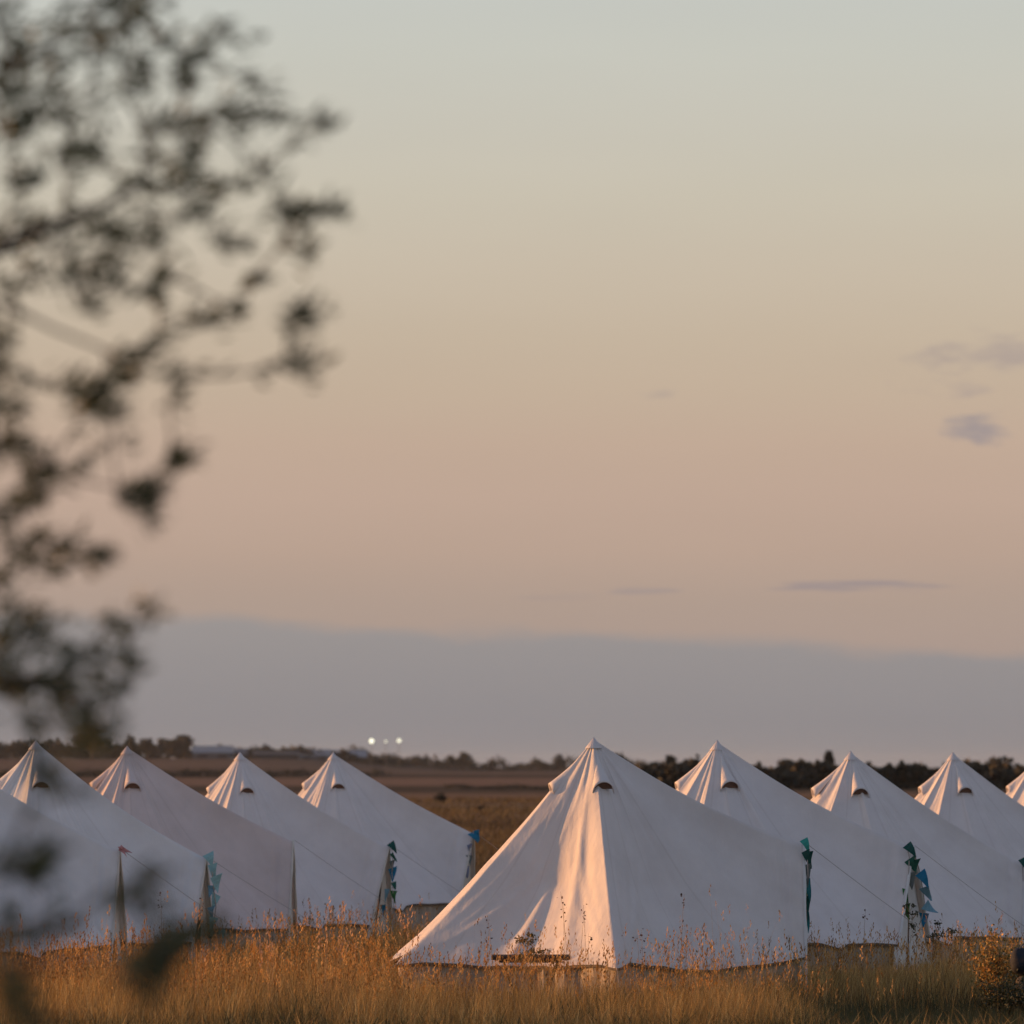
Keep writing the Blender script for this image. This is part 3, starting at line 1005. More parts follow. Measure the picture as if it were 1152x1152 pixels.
bush(1118, 1035, 56.6, 0.66, 1.0, 'orange brown leafy bush lit by the sun at the right edge of the meadow', AUT, 3600, 0.036)
bush(1150, 1060, 56.9, 0.42, 0.92, 'taller twiggy bush cut by the right edge beside the orange bush', AUT[:3] + AUT[1:], 2600, 0.036)
bush(1148, 1100, 55.4, 0.80, 0.62, 'low dark green bush under the dark bag at the right edge', DARKG, 2600, 0.036)

# the dark bundle half out of the right edge
def dark_bag():
    p = P(1159, 1082, 56.0)
    gz = float(ground_z(p.x, 56.0))
    bz = p.z - gz
    root = empty('holdall_bag', (p.x, 56.0, gz))
    tag(root, 'dark navy rounded bundle lying in the bush at the right edge', 'bag')
    vs, fs = [], []
    NA_, NB = 20, 26
    L_, r0 = 0.34, 0.16
    for i in range(NA_):
        u = i / (NA_ - 1) * 2 - 1
        rr = r0 * (1 - abs(u) ** 4.5) ** 0.5 if abs(u) < 1 else 0.001
        for j in range(NB):
            a = 2 * math.pi * j / NB
            wob = 1 + 0.06 * math.sin(3 * a + 5 * u) + 0.04 * math.sin(9 * u + a)
            vs.append((u * L_ / 2 * 1.3, rr * math.cos(a) * wob, bz + rr * math.sin(a) * wob * 0.95))
    for i in range(NA_ - 1):
        for j in range(NB):
            fs.append((i * NB + j, i * NB + (j + 1) % NB, (i + 1) * NB + (j + 1) % NB, (i + 1) * NB + j))
    mb = MB(); mb.add(vs, fs)
    mb.build('bag_body', noise_mat('navy_cloth', (0.005, 0.007, 0.014), (0.009, 0.012, 0.022), 12, bump=0.4), root, smooth=True)
    mb = MB()
    mb.tube([(0.06 * math.cos(t) * 2, -0.05, bz + 0.12 + 0.09 * math.sin(t)) for t in np.linspace(0, math.pi, 9)], 0.009, 6)
    mb.build('handle', M['pole'], root)
    mb = MB()
    mb.box((0.0, 0, (bz - 0.13) / 2), (0.30, 0.24, bz - 0.13))
    o = mb.build('stump', M['bark'], None, loc=(p.x, 56.0, gz - 0.02))
    o.name = 'tree_stump'
    bv = o.modifiers.new('b', 'BEVEL'); bv.width = 0.07; bv.segments = 4
    tag(o, 'short dark stump hidden in the bush, carrying the navy bundle', 'stump')


dark_bag()


def weed(px, top_py, y, label, kind='dock', spread=0.10, pal=DARKG, n=4):
    p = P(px, top_py, y)
    gz = float(ground_z(p.x, y))
    H = p.z - gz
    root = empty('tall_weed', (p.x, y, gz))
    tag(root, label, 'weed')
    mb = MB(); heads = []
    for i in range(n):
        tx = random.uniform(-spread, spread); ty = random.uniform(-spread, spread); hz = H * random.uniform(0.72, 1.0) if i else H
        if i == 0: tx = 0
        bx = random.uniform(-.1, .1)
        path = [Vector((tx + bx, ty * 0.1, 0)), Vector((tx + bx * .75, ty * 0.3, hz * 0.4)), Vector((tx + bx * .15, ty * 0.7, hz * 0.85)), Vector((tx - bx * .15, ty, hz))]
        mb.tube(path, [0.0028, 0.0024, 0.0018, 0.001], 5)
        for q in range(7):
            f = random.uniform(0.62, 1.0)
            c = path[2].lerp(path[3], max(0, (f - 0.6) / 0.4)) if f > 0.6 else path[1]
            heads.append(c + Vector((random.gauss(0, .018), random.gauss(0, .018), random.gauss(0, .02))))
        if kind == 'umbel':
            for q in range(5):
                a = random.uniform(0, 6.28); e = path[3] + Vector((math.cos(a) * .05, math.sin(a) * .05, random.uniform(0, .03)))
                mb.tube([path[2].lerp(path[3], .6), e], 0.002, 4)
                for _ in range(8): heads.append(e + Vector((random.gauss(0, .014), random.gauss(0, .014), random.gauss(0, .01))))
    mb.build('stems', M['stalk'], root)
    sz = 0.028 if kind == 'dock' else 0.026
    link('seed_spray', leaf_mesh('seed_spray', heads, sz, sz * 0.7, pal), M['leaf'], root)


BRN = [(0.10, 0.05, 0.03), (0.15, 0.07, 0.035), (0.07, 0.04, 0.025)]
YEL = [(0.13, 0.10, 0.03), (0.08, 0.07, 0.025), (0.20, 0.13, 0.04)]
weed(600, 1054, 56.6, 'dark bushy weed standing right in front of the low table', 'umbel', 0.16, YEL, 9)
weed(632, 1003, 57.0, 'thin tall weed with a hooked brown head before the sunlit canvas', 'dock', 0.05, BRN, 2)
weed(657, 1018, 56.8, 'thin weed with an arched seed spray beside the tent pole line', 'dock', 0.07, BRN, 3)
weed(549, 1028, 57.0, 'single dark seed stalk against the shaded canvas left of the table', 'dock', 0.04, BRN, 2)
weed(769, 1006, 56.9, 'lone dark seed stalk in front of the broad right canvas of the foremost tent', 'dock', 0.03, BRN, 2)
weed(722, 1045, 56.7, 'pair of low brown seed stalks just right of the tent pole line', 'dock', 0.08, BRN, 3)
weed(1023, 1020, 60.6, 'dark weed climbing before the door of the second tent', 'umbel', 0.08, DARKG, 3)
weed(1056, 1040, 59.5, 'dark round-headed weed right of the second tent door', 'umbel', 0.07, DARKG, 3)
weed(1070, 1049, 59.0, 'small dark round-headed weed nearest the orange bush', 'umbel', 0.03, DARKG, 1)
weed(973, 1022, 58.8, 'thin stalk with two specks of seed left of the second tent door', 'dock', 0.03, BRN, 1)
weed(181, 1005, 58.5, 'fine curved stalk in front of the second left tent', 'dock', 0.03, BRN, 1)
weed(228, 1008, 58.5, 'dark hooked stalk before the aqua bunting', 'dock', 0.03, BRN, 1)

# feathery out-of-focus plume grass nearer the camera, left of centre
def plume(px, top, y, n, label):
    p = P(px, top, y); gz = float(ground_z(p.x, y)); H = p.z - gz
    root = empty('plume_grass', (p.x, y, gz))
    tag(root, label, 'grass tuft', 'pale plume grass tufts')
    m = n
    x = rng.normal(0, 0.07, m); yy = rng.normal(0, 0.08, m)
    h = H * rng.uniform(0.6, 1.0, m)
    c = pick(np.array([(0.55, 0.33, 0.20), (0.50, 0.28, 0.15)]), m)
    V, Fc, C, tip = blades(x, yy, np.zeros(m), h, np.full(m, 0.003), h * rng.uniform(0.05, 0.2, m) , c)
    link('stalks', np_mesh('stalks', V, Fc, 3, C), M['grass'], root)
    V, Fc, C = seed_heads(tip, np.full(m, 0.15), c, 5)
    link('plumes', np_mesh('plumes', V, Fc, 3, C), M['grass'], root)


plume(372, 1012, 55.0, 16, 'pale pink plume grass before the slanting tent door left of centre')
plume(300, 1030, 55.0, 14, 'pale plume grass before the pinkish tent')
plume(222, 1020, 54.5, 12, 'leaning plume grass before the aqua bunting')
plume(457, 1008, 56.5, 10, 'plume grass before the farthest left tent')

# ------------------------------------------------------------------ far trees
FARP = [(0.045, 0.042, 0.028), (0.032, 0.033, 0.024), (0.06, 0.05, 0.03)]


def clump_points(n, cx, cy, cz, rx, ry, rz, lobes=6):
    pts = []
    ls = [(random.gauss(0, .38), random.gauss(0, .38), random.uniform(-.3, .5), random.uniform(.35, .62)) for _ in range(lobes)]
    for i in range(n):
        lx, ly, lz, lr = random.choice(ls)
        v = Vector((random.gauss(0, 1), random.gauss(0, 1), random.gauss(0, 1))).normalized() * lr * random.random() ** 0.4
        pts.append((cx + (lx + v.x) * rx, cy + (ly + v.y) * ry, cz + (lz + v.z) * rz))
    return pts


def far_tree(px, top_py, foot_py, wpx, y, label, group, conic=False, nl=700, pal=FARP, name='field_tree'):
    s = y / F
    topz = P(px, top_py, y).z
    x = P(px, 862, y).x
    gz = float(ground_z(x, y))
    H = topz - gz
    root = empty(name, (x, y, gz))
    tag(root, label, 'tree', group)
    w = wpx * s / 2
    mb = MB()
    mb.tube([(0, 0, -0.2), (0.02 * H, 0, H * 0.3), (0, 0, H * 0.75)], [H * 0.035, H * 0.025, H * 0.008], 7)
    for i in range(6):
        a = random.uniform(0, 6.28); f = random.uniform(.25, .6)
        mb.tube([(0, 0, H * f), (w * .6 * math.cos(a), w * .6 * math.sin(a), H * (f + .25))], [H * .012, H * .004], 5)
    mb.build('trunk', M['bark'], root)
    pts = []
    if conic:
        for i in range(nl):
            f = random.random()
            rr = w * (1 - f) ** 0.8 * math.sqrt(random.random()) * random.uniform(.7, 1.1); a = random.uniform(0, 6.28)
            pts.append((rr * math.cos(a), rr * math.sin(a), H * (0.12 + 0.88 * f)))
    else:
        pts = clump_points(nl, 0, 0, H * 0.55, w, w, H * 0.45, 8)
        pts = [p for p in pts if p[2] > H * .08 and p[2] <= H]
    link('crown', leaf_mesh('crown', pts, H * 0.12, H * 0.09, pal), M['far_leaf'], root)
    return root


def hedge(name, px0, px1, y, hfun, step_px, label, nper=60, pal=FARP, kindstuff=True, depth=12.0):
    pts = []
    x = px0
    while x < px1:
        c = P(x, 862, y); gz = float(ground_z(c.x, y))
        h = hfun(x) * y / F * random.uniform(0.75, 1.15)
        w = step_px * y / F * random.uniform(0.8, 1.6)
        yy = y + random.uniform(-depth, depth)
        pts += [(p[0], p[1], min(max(p[2], gz), gz + h * 1.15)) for p in clump_points(nper, c.x, yy, gz + h * 0.5, w, w, h * 0.62, 4)]
        pts += [(c.x + random.uniform(-1, 1) * w, yy + random.uniform(-.5, .5) * w, gz + h * random.uniform(0, .7)) for _ in range(nper // 2)]
        x += step_px * random.uniform(0.6, 1.2)
    sz = hfun((px0 + px1) / 2) * y / F * 0.27
    me = leaf_mesh(name, pts, sz, sz * 0.8, pal)
    o = link(name, me, M['far_leaf'])
    tag(o, label, 'trees' if 'tree' in name or 'wood' in name else 'hedge', kind='stuff')


def h_left(x):
    v = 17 + 2.5 * math.sin(x * 0.045) + 2 * math.sin(x * 0.13 + 1)
    if x > 205: v *= 0.62
    if x > 400: v *= 0.5
    return max(4, v)


def h_mid(x):
    return max(7, 12 + 3 * math.sin(x * 0.05 + 0.5) + 3 * math.sin(x * 0.16))


def h_right(x):
    return 26 + 4 * math.sin(x * 0.035) + 3 * math.sin(x * 0.11 + 2)


hedge('distant_treeline', -80, 450, 2450, h_left, 6, 'dark far treeline across the rise behind the left tents', 80)
hedge('distant_treeline', 380, 760, 2900, h_mid, 6, 'low uneven treeline on the horizon between the two lines of tents', 80)
hedge('woodland_edge', 655, 1240, 610, h_right, 12, 'dense dark woodland edge on the horizon behind the right tents', 260, depth=8)
hedge('field_hedge', -60, 430, 1250, lambda x: 9 + 2 * math.sin(x * .06), 9, 'dark hedge crossing the field below the left treeline', 70, depth=3)
hedge('rough_hedge', 505, 650, 610, lambda x: max(3, 5 + 2 * math.sin(x * .09)), 8, 'thin strip of rough dark scrub across the middle of the far field', 40, depth=5)

TG1, TG2 = 'single trees along the left horizon', 'single trees standing above the right woodland'
far_tree(148, 826, 852, 9, 2300, 'narrow tree right above the pinkish tent apex', TG1, nl=350)
far_tree(166, 829, 852, 10, 2350, 'loose tree second right of the pinkish tent apex', TG1, nl=300)
far_tree(192, 829, 852, 22, 2300, 'broad dark tree left of the pale sheds', TG1)
far_tree(208, 826, 852, 17, 2320, 'tallest dark tree touching the pale sheds', TG1)
far_tree(246, 836, 850, 10, 2700, 'small round tree peeking over the pale shed roof', TG1, nl=300)
far_tree(103, 822, 850, 40, 2200, 'wide dark tree behind the blurred branch', TG1)
far_tree(14, 833, 850, 26, 2300, 'dark tree at the far left edge of the horizon', TG1)
far_tree(65, 836, 850, 20, 2350, 'low round tree right of the second tent apex', TG1)
far_tree(470, 849, 866, 26, 2600, 'round dark tree in the middle of the horizon', 'single trees on the middle horizon')
far_tree(507, 848, 866, 12, 2600, 'small tree left of the twin-topped tree on the middle horizon', 'single trees on the middle horizon', nl=350)
far_tree(521, 845, 866, 16, 2620, 'tallest tree on the middle horizon', 'single trees on the middle horizon')
far_tree(629, 848, 866, 15, 2500, 'dark square-topped tree left of the foremost tent apex', 'single trees on the middle horizon')
far_tree(607, 854, 866, 26, 2500, 'wide low tree left of the square-topped tree', 'single trees on the middle horizon')
far_tree(753, 848, 884, 12, 640, 'thin tree tip between the first two right tents', TG2, nl=500)
far_tree(768, 853, 884, 34, 650, 'rounded tree against the left slope of the second right tent', TG2)
far_tree(700, 846, 884, 30, 640, 'tree peeping over the right slope of the foremost tent', TG2)
far_tree(894, 851, 884, 44, 640, 'broad brown green tree left of the pointed tree', TG2)
far_tree(932, 847, 884, 26, 630, 'pointed dark tree left of the third right tent apex', TG2, conic=True, nl=1100)
far_tree(1034, 858, 884, 14, 640, 'small bump of a tree between the third and fourth right tents', TG2)
far_tree(1092, 853, 884, 20, 640, 'low tree against the right slope of the fourth right tent', TG2)
far_tree(1118, 852, 884, 26, 650, 'wide tree near the right edge of the horizon', TG2)

# low bushes out in the field
for px, py, y, w, lab in ((497, 891, 365, 14, 'dark round bush alone in the brown field left of the gap'),
                          (541, 905, 300, 12, 'small dark bush low in the brown field'),):
    far_tree(px, py, 0, w, y, lab, 'bushes in the field', nl=500, name='field_bush')

# ------------------------------------------------------------------ sheds on the left horizon
def shed(px0, px1, top, eave, y, label, roofc, wallc, deep=14):
    x0, x1 = P(px0, 862, y).x, P(px1, 862, y).x
    cx = (x0 + x1) / 2; gz = float(ground_z(cx, y))
    root = empty('farm_shed', (cx, y, gz))
    tag(root, label, 'shed', 'farm sheds on the left horizon')
    hz, ez = P(0, top, y).z - gz, P(0, eave, y).z - gz
    hw = (x1 - x0) / 2
    mb = MB(); mb.box((0, 0, ez / 2 - 0.5), (2 * hw, deep, ez + 1))
    mb.build('wall', noise_mat('shed_wall', wallc, tuple(c * 1.2 for c in wallc), 0.5), root)
    mb = MB()
    o = 0.4
    vs = [(-hw - o, -deep / 2 - o, ez + .02), (hw + o, -deep / 2 - o, ez + .02), (hw + o, deep / 2 + o, ez + .02), (-hw - o, deep / 2 + o, ez + .02), (-hw - o, 0, hz), (hw + o, 0, hz)]
    mb.add(vs, [(0, 1, 5, 4), (2, 3, 4, 5), (0, 4, 3), (1, 2, 5), (3, 2, 1, 0)])
    mb.build('roof', noise_mat('shed_roof', roofc, tuple(c * 1.15 for c in roofc), 0.3), root)
    n = max(2, int(hw / 5))
    for i in range(n):
        mb = MB(); mb.box((-hw + (i + .5) * 2 * hw / n, -deep / 2 - 0.06, ez * .4), (hw / n * 0.9, 0.12, ez * .7))
        mb.build('door', noise_mat('shed_door', (0.04, 0.04, 0.045), (0.06, 0.06, 0.065), 1), root)


PALE = (0.26, 0.255, 0.26); DRK = (0.07, 0.065, 0.06)
shed(218, 262, 839, 847, 2400, 'long pale roofed shed right of the tall dark trees', PALE, (0.10, 0.10, 0.11))
shed(262, 284, 842, 849, 2450, 'smaller grey shed joined to the pale roofed one', (0.14, 0.135, 0.14), DRK)
shed(286, 336, 845, 849, 2380, 'low dark barn between the pale sheds', DRK, (0.05, 0.045, 0.045))
shed(337, 372, 843, 850, 2450, 'pale shed behind the last left tent apex', PALE, (0.12, 0.12, 0.13))
shed(374, 412, 844, 852, 2480, 'pale shed at the right end of the row of sheds', (0.24, 0.25, 0.27), (0.12, 0.12, 0.12))

# floodlights
def flood(px, py, y, rad, label, strength):
    p = P(px, py, y); gz = float(ground_z(p.x, y))
    root = empty('floodlight_mast', (p.x, y, gz))
    tag(root, label, 'floodlight', 'floodlight masts above the sheds')
    H = p.z - gz
    mb = MB(); mb.tube([(0, 0, -0.5), (0, 0, H)], [0.14, 0.08], 8)
    mb.build('mast', M['pole'], root)
    mb = MB(); mb.box((0, 0.35, H + 0.1), (rad * 2.3, 0.5, rad * 2.2))
    mb.build('housing', M['pole'], root)
    m, nt, b = new_mat('lit_lamp')
    b.inputs['Base Color'].default_value = (0.8, 0.8, 0.7, 1)
    b.inputs['Emission Color'].default_value = (1.0, 0.95, 0.72, 1)
    b.inputs['Emission Strength'].default_value = strength
    mb = MB()
    K = 20
    vs = [(rad * math.cos(6.283 * i / K), 0.05, H + 0.1 + rad * math.sin(6.283 * i / K)) for i in range(K)] + [(rad * .9 * math.cos(6.283 * i / K), -0.08, H + 0.1 + rad * .9 * math.sin(6.283 * i / K)) for i in range(K)]
    mb.add(vs, [(i, (i + 1) % K, K + (i + 1) % K, K + i) for i in range(K)] + [tuple(range(K, 2 * K))])
    mb.build('lamp', m, root)


flood(418, 834, 2300, 0.95, 'brighter lit floodlight, the left one of the pair on the horizon', 1.6)
flood(449, 833.5, 2350, 0.85, 'slightly dimmer lit floodlight, the right one of the pair on the horizon', 1.2)
flood(434, 834.5, 2400, 0.45, 'faint small floodlight between the two bright ones', 1.2)

# ------------------------------------------------------------------ foreground tree on the left
def front_tree():
    clusters = """45 35 25 9;73 68 22 9;163 14 28 9;139 28 20 6;187 45 12 3;236 45 16 4;257 35 14 3;215 70 14 4;125 62 12 4;163 83 12 4;146 104 16 4
208 94 12 4;14 104 16 5;10 146 18 8;28 135 14 4;73 125 16 7;87 163 20 6;69 174 14 5;24 200 14 7;208 139 16 8;243 130 22 8;274 130 16 7;302 104 14 3
323 139 14 4;366 139 10 4;174 146 14 3;215 163 14 4;180 180 20 4;208 194 16 4;31 257 18 5;115 264 16 6;139 257 16 7;167 271 16 7;128 295 10 4
222 240 14 6;243 215 12 4;271 208 12 3;299 191 10 4;260 274 13 7;326 240 16 7;347 240 12 6;372 240 10 6;344 281 15 6;21 326 17 7;163 330 14 6
180 312 10 3;288 316 9 3;240 361 14 4;215 358 10 3;270 350 10 3;344 351 15 8;335 362 8 3;80 194 12 2;76 305 12 3;100 344 10 3;174 382 12 3
5 270 26 12;60 255 18 6;0 20 20 8;0 90 20 7;20 60 14 5;100 10 20 6;110 40 12 3;60 100 10 3;0 390 12 5;35 300 12 3;150 210 18 6;190 205 14 4
343 410 17 7;200 426 12 4;160 405 16 7;140 424 14 6;116 444 16 9;96 446 12 6;104 460 12 7;136 466 12 5;84 436 12 5;2 456 14 8;206 514 14 5;196 522 10 2
8 508 17 9;22 498 10 3;40 540 10 4;38 564 12 6;26 570 10 4;88 530 10 2;160 556 15 9;172 552 10 5;168 580 12 6;142 560 10 3;4 584 12 5;16 616 15 4
32 635 12 4;80 612 14 3;104 632 16 6;64 644 12 3;116 628 10 4;50 605 10 2;24 691 17 5;0 722 20 8;20 720 18 6;76 731 18 7;130 703 15 6;168 683 12 5
128 742 12 4;148 751 12 4;120 775 12 5;40 771 24 12;12 775 20 10;80 767 20 11;64 783 16 7;96 800 16 9;108 823 15 9;100 835 12 8;36 815 12 2;56 700 14 3;0 650 14 4;0 760 20 9"""
    low = """36 812 16 3;110 827 14 7;40 971 18 8;55 956 12 6;18 980 16 6;40 992 10 4;61 888 18 5;52 870 12 3;168 988 14 7;155 1008 14 6;76 1041 18 6;55 1053 12 4;12 1036 14 4
9 1062 14 5;226 1053 18 6;200 1044 14 4;195 1063 14 5;165 1093 20 10;165 1112 16 7;148 1080 14 4;183 1090 14 6;18 1118 14 9;21 1142 16 9;40 1148 14 7;0 1090 12 4;180 1060 16 4;240 1048 10 3"""
    for _ in range(12):
        clusters += '\n%d %d %d 2' % (random.uniform(-20, 190), random.uniform(-20, 320), random.uniform(12, 24))
    for _ in range(6):
        clusters += '\n%d %d %d 2' % (random.uniform(-20, 110), random.uniform(380, 800), random.uniform(12, 24))
    def parse(s, y0, dj):
        out = []
        thin = 0.62 if y0 < 11 else 1.0
        for ln in s.split('\n'):
            for c in ln.split(';'):
                if not c.strip(): continue
                x, y, r, n = [float(q) for q in c.split()]
                out.append((P(x - 7, y, y0 + random.uniform(-dj, dj)), r * y0 / F, n * thin))
        return out
    cl = parse(clusters, 12.2, 0.6) + parse(low, 9.7, 0.5)
    gz = 0.0
    base = Vector((-2.9, 12.0, gz))
    root = empty('foreground_tree', base)
    tag(root, 'blurred small-leaved tree leaning in from the left edge close to the camera', 'tree')
    # trunk and limbs, out of view on the left
    nodes = []          # (pos, radius)
    limbs = []
    trunk = [base + Vector(v) for v in ((0, 0, -0.1), (0.05, 0, 0.8), (0.0, 0.05, 1.7), (0.12, 0, 2.6), (0.1, 0.05, 3.5), (0.2, 0, 4.4), (0.3, 0.05, 5.3))]
    limbs.append((trunk, [0.13, 0.11, 0.10, 0.085, 0.07, 0.05, 0.025]))
    def limb(pts, rr):
        limbs.append((pts, rr))
    limb([trunk[3], P(-200, 390, 12.0), P(-60, 312, 12.1), P(0, 278, 12.2), P(60, 252, 12.2), P(118, 232, 12.2), P(150, 210, 12.2), P(172, 201, 12.2)], [0.05, 0.028, 0.020, 0.016, 0.013, 0.011, 0.008, 0.004])
    limb([trunk[4], P(-250, 180, 12.1), P(-80, 60, 12.2), P(20, 70, 12.1), P(80, 40, 12.3), P(150, 20, 12.3)], [0.04, 0.022, 0.014, 0.009, 0.006, 0.003])
    limb([trunk[3], P(-220, 400, 12.1), P(-60, 330, 12.3), P(0, 340, 12.3), P(60, 370, 12.3), P(115, 392, 12.3), P(150, 410, 12.3)], [0.04, 0.02, 0.009, 0.006, 0.005, 0.004, 0.003])
    limb([trunk[2], P(-250, 620, 12.1), P(-80, 500, 12.3), P(24, 500, 12.3), P(90, 540, 12.2), P(165, 556, 12.2)], [0.045, 0.02, 0.010, 0.006, 0.0045, 0.002])
    limb([trunk[2], P(-260, 800, 12.0), P(-90, 780, 12.1), P(0, 768, 12.2), P(60, 764, 12.2), P(95, 790, 12.2), P(112, 830, 12.1)], [0.05, 0.025, 0.016, 0.013, 0.010, 0.008, 0.003])
    limb([trunk[1], trunk[1].lerp(Vector((-1.75, 9.3, 2.9)), 0.5) + Vector((0, 0, .1)), Vector((-1.75, 9.3, 2.9))], [0.045, 0.025, 0.008])
    limb([trunk[1], Vector((-2.2, 10.4, 1.5)), P(-150, 1060, 9.8), P(0, 1090, 9.7), P(80, 1085, 9.6), P(165, 1098, 9.6)], [0.05, 0.025, 0.012, 0.007, 0.005, 0.002])
    limb([Vector((-2.2, 10.4, 1.5)), P(-160, 950, 9.8), P(0, 975, 9.7), P(50, 968, 9.6)], [0.03, 0.014, 0.007, 0.003])
    segs = []
    for pts, rr in limbs:
        # resample smoothly
        for i in range(len(pts) - 1):
            for q in range(6):
                segs.append(pts[i].lerp(pts[i + 1], q / 6))
        segs.append(pts[-1])
    order = sorted(cl, key=lambda c: min((c[0] - s).length for s in segs))
    twigs = []
    pts_leaf = []
    for c, r, n in order:
        best = min(segs, key=lambda s: (c - s).length + max(0, (s.x - c.x)) * 1.2)
        d = (c - best)
        mid = best.lerp(c, 0.5) + Vector((random.uniform(-.02, .02), random.uniform(-.02, .02), random.uniform(-.01, .03)))
        tw = [best, mid, c, c + d.normalized() * r * 0.5]
        twigs.append((tw, [0.0042, 0.0034, 0.0026, 0.0015]))
        for q in range(1, 6): segs.append(best.lerp(mid, q / 5)); segs.append(mid.lerp(c, q / 5))
        for i in range(int(n * 4.0 + 3)):
            v = Vector((random.gauss(0, .9), random.gauss(0, 1.0), random.gauss(0, .5))) * r
            pts_leaf.append(c + v)
        # a few leaves along the twig itself
        for i in range(int(3 + (best - c).length * 40)):
            pts_leaf.append(best.lerp(c, random.uniform(.3, 1)) + Vector((random.gauss(0, .012), random.gauss(0, .02), random.gauss(0, .012))))
    mb = MB()
    for pts, rr in limbs[:1]: mb.tube([p - base for p in pts], rr, 12)
    mb.build('trunk', M['bark'], root, smooth=True)
    for pts, rr in limbs[1:]:
        mb = MB(); mb.tube([p - base for p in pts], rr, 8)
        mb.build('limb', M['bark'], root, smooth=True)
    # unseen rest of the crown on the left
    for i in range(420):
        a = random.uniform(0, 6.28); rr = 1.25 * random.random() ** .5; z = random.uniform(1.6, 6.0)
        c = base + Vector((-0.35 + rr * math.cos(a), rr * math.sin(a) + 0.2, z))
        if c.x > P(-90, 862, c.y).x: continue
        kz = min(5.99, max(1.0, (c.z - 0.9) / 0.9)); t0 = trunk[int(kz)].lerp(trunk[min(6, int(kz) + 1)], kz - int(kz))
        twigs.append(([t0, t0.lerp(c, .6) + Vector((0, 0, .05)), c], [0.008, 0.005, 0.002]))
        for q in range(28):
            pts_leaf.append(c + Vector((random.gauss(0, .09), random.gauss(0, .09), random.gauss(0, .07))))
    for i in range(420):  # added unseen leaf mass that blocks the sun from the low clusters
        c = Vector((random.uniform(-2.9, -1.15), random.uniform(9.5, 11.6), random.uniform(0.7, 3.2)))
        if c.x > P(-90, 862, c.y).x: continue
        hub = trunk[1].lerp(Vector((-1.75, 9.3, 2.9)), random.uniform(0.15, 1.0))
        t0 = hub.lerp(c, 0.0) + Vector((random.gauss(0, .05), random.gauss(0, .05), random.gauss(0, .08)))
        twigs.append(([t0, t0.lerp(c, .6) + Vector((0, 0, .05)), c], [0.006, 0.004, 0.002]))
        for q in range(36):
            pts_leaf.append(c + Vector((random.gauss(0, .08), random.gauss(0, .08), random.gauss(0, .07))))
    mb = MB()
    for tw, rr in twigs: mb.tube([p - base for p in tw], rr, 4, cap=False)
    mb.build('twigs', M['bark'], root)
    me = leaf_mesh('foliage', [tuple(p - base) for p in pts_leaf], 0.047, 0.0115, [(0.075, 0.09, 0.04), (0.09, 0.095, 0.045), (0.05, 0.068, 0.03)], bias=(1.5, 0, 0.45))
    link('foliage', me, M['leaf'], root)


front_tree()

# ------------------------------------------------------------------ evening haze over the fields
def haze():
    mb = MB()
    mb.box((0, 4500, 9.5), (10600, 9400, 23))
    m = bpy.data.materials.new('haze_air')
    m.use_nodes = True
    nt = m.node_tree
    nt.nodes.clear()
    out = nt.nodes.new('ShaderNodeOutputMaterial')
    v = nt.nodes.new('ShaderNodeVolumePrincipled')
    v.inputs['Color'].default_value = (0.80, 0.86, 0.95, 1)
    v.inputs['Density'].default_value = 0.000028
    v.inputs['Anisotropy'].default_value = 0.2
    nt.links.new(v.outputs[0], out.inputs['Volume'])
    o = mb.build('haze', m)
    tag(o, kind='stuff')


haze()

# ------------------------------------------------------------------ light: low sun from the left, slightly behind the tents
SUN_EL, SUN_BACK = 5.0, 18.5
sd = Vector((-math.cos(R(SUN_BACK)) * math.cos(R(SUN_EL)), math.sin(R(SUN_BACK)) * math.cos(R(SUN_EL)), math.sin(R(SUN_EL))))
sun = bpy.data.lights.new('sun', 'SUN')
sun.energy = 5.0
sun.angle = R(0.6)
sun.color = (1.0, 0.46, 0.16)
so = bpy.data.objects.new('sun', sun)
so.rotation_euler = (-sd).to_track_quat('-Z', 'Y').to_euler()
so.location = (-40, 60, 30)
col.objects.link(so)

# ------------------------------------------------------------------ sky
w = bpy.data.worlds.new('World')
scene.world = w
w.use_nodes = True
nt = w.node_tree
L = nt.links
bg = nt.nodes['Background']
STR = 0.1
bg.inputs['Strength'].default_value = STR
sky = nt.nodes.new('ShaderNodeTexSky')
sky.sky_type = 'NISHITA'
sky.sun_disc = False
sky.sun_elevation = R(SUN_EL)
sky.sun_rotation = math.atan2(sd.x, sd.y) % (2 * math.pi)
sky.air_density = 1.0
sky.dust_density = 1.0
sky.ozone_density = 1.6
tc = nt.nodes.new('ShaderNodeTexCoord')
sp = nt.nodes.new('ShaderNodeSeparateXYZ')
L.new(tc.outputs['Generated'], sp.inputs[0])


def math_(op, a, b=None, c=None, clamp=False):
    n = nt.nodes.new('ShaderNodeMath'); n.operation = op; n.use_clamp = clamp
    for i, v in enumerate((a, b, c)):
        if v is None: continue
        if isinstance(v, (int, float)): n.inputs[i].default_value = v
        else: L.new(v, n.inputs[i])
    return n.outputs[0]


def maprange(v, a, b, smooth=True):
    n = nt.nodes.new('ShaderNodeMapRange')
    n.interpolation_type = 'SMOOTHSTEP' if smooth else 'LINEAR'
    n.inputs['From Min'].default_value = a; n.inputs['From Max'].default_value = b
    L.new(v, n.inputs['Value'])
    return n.outputs[0]


def lin(c):
    return tuple(0.87 * ((x / 255) / 12.92 if x / 255 <= .04045 else ((x / 255 + .055) / 1.055) ** 2.4) for x in c)


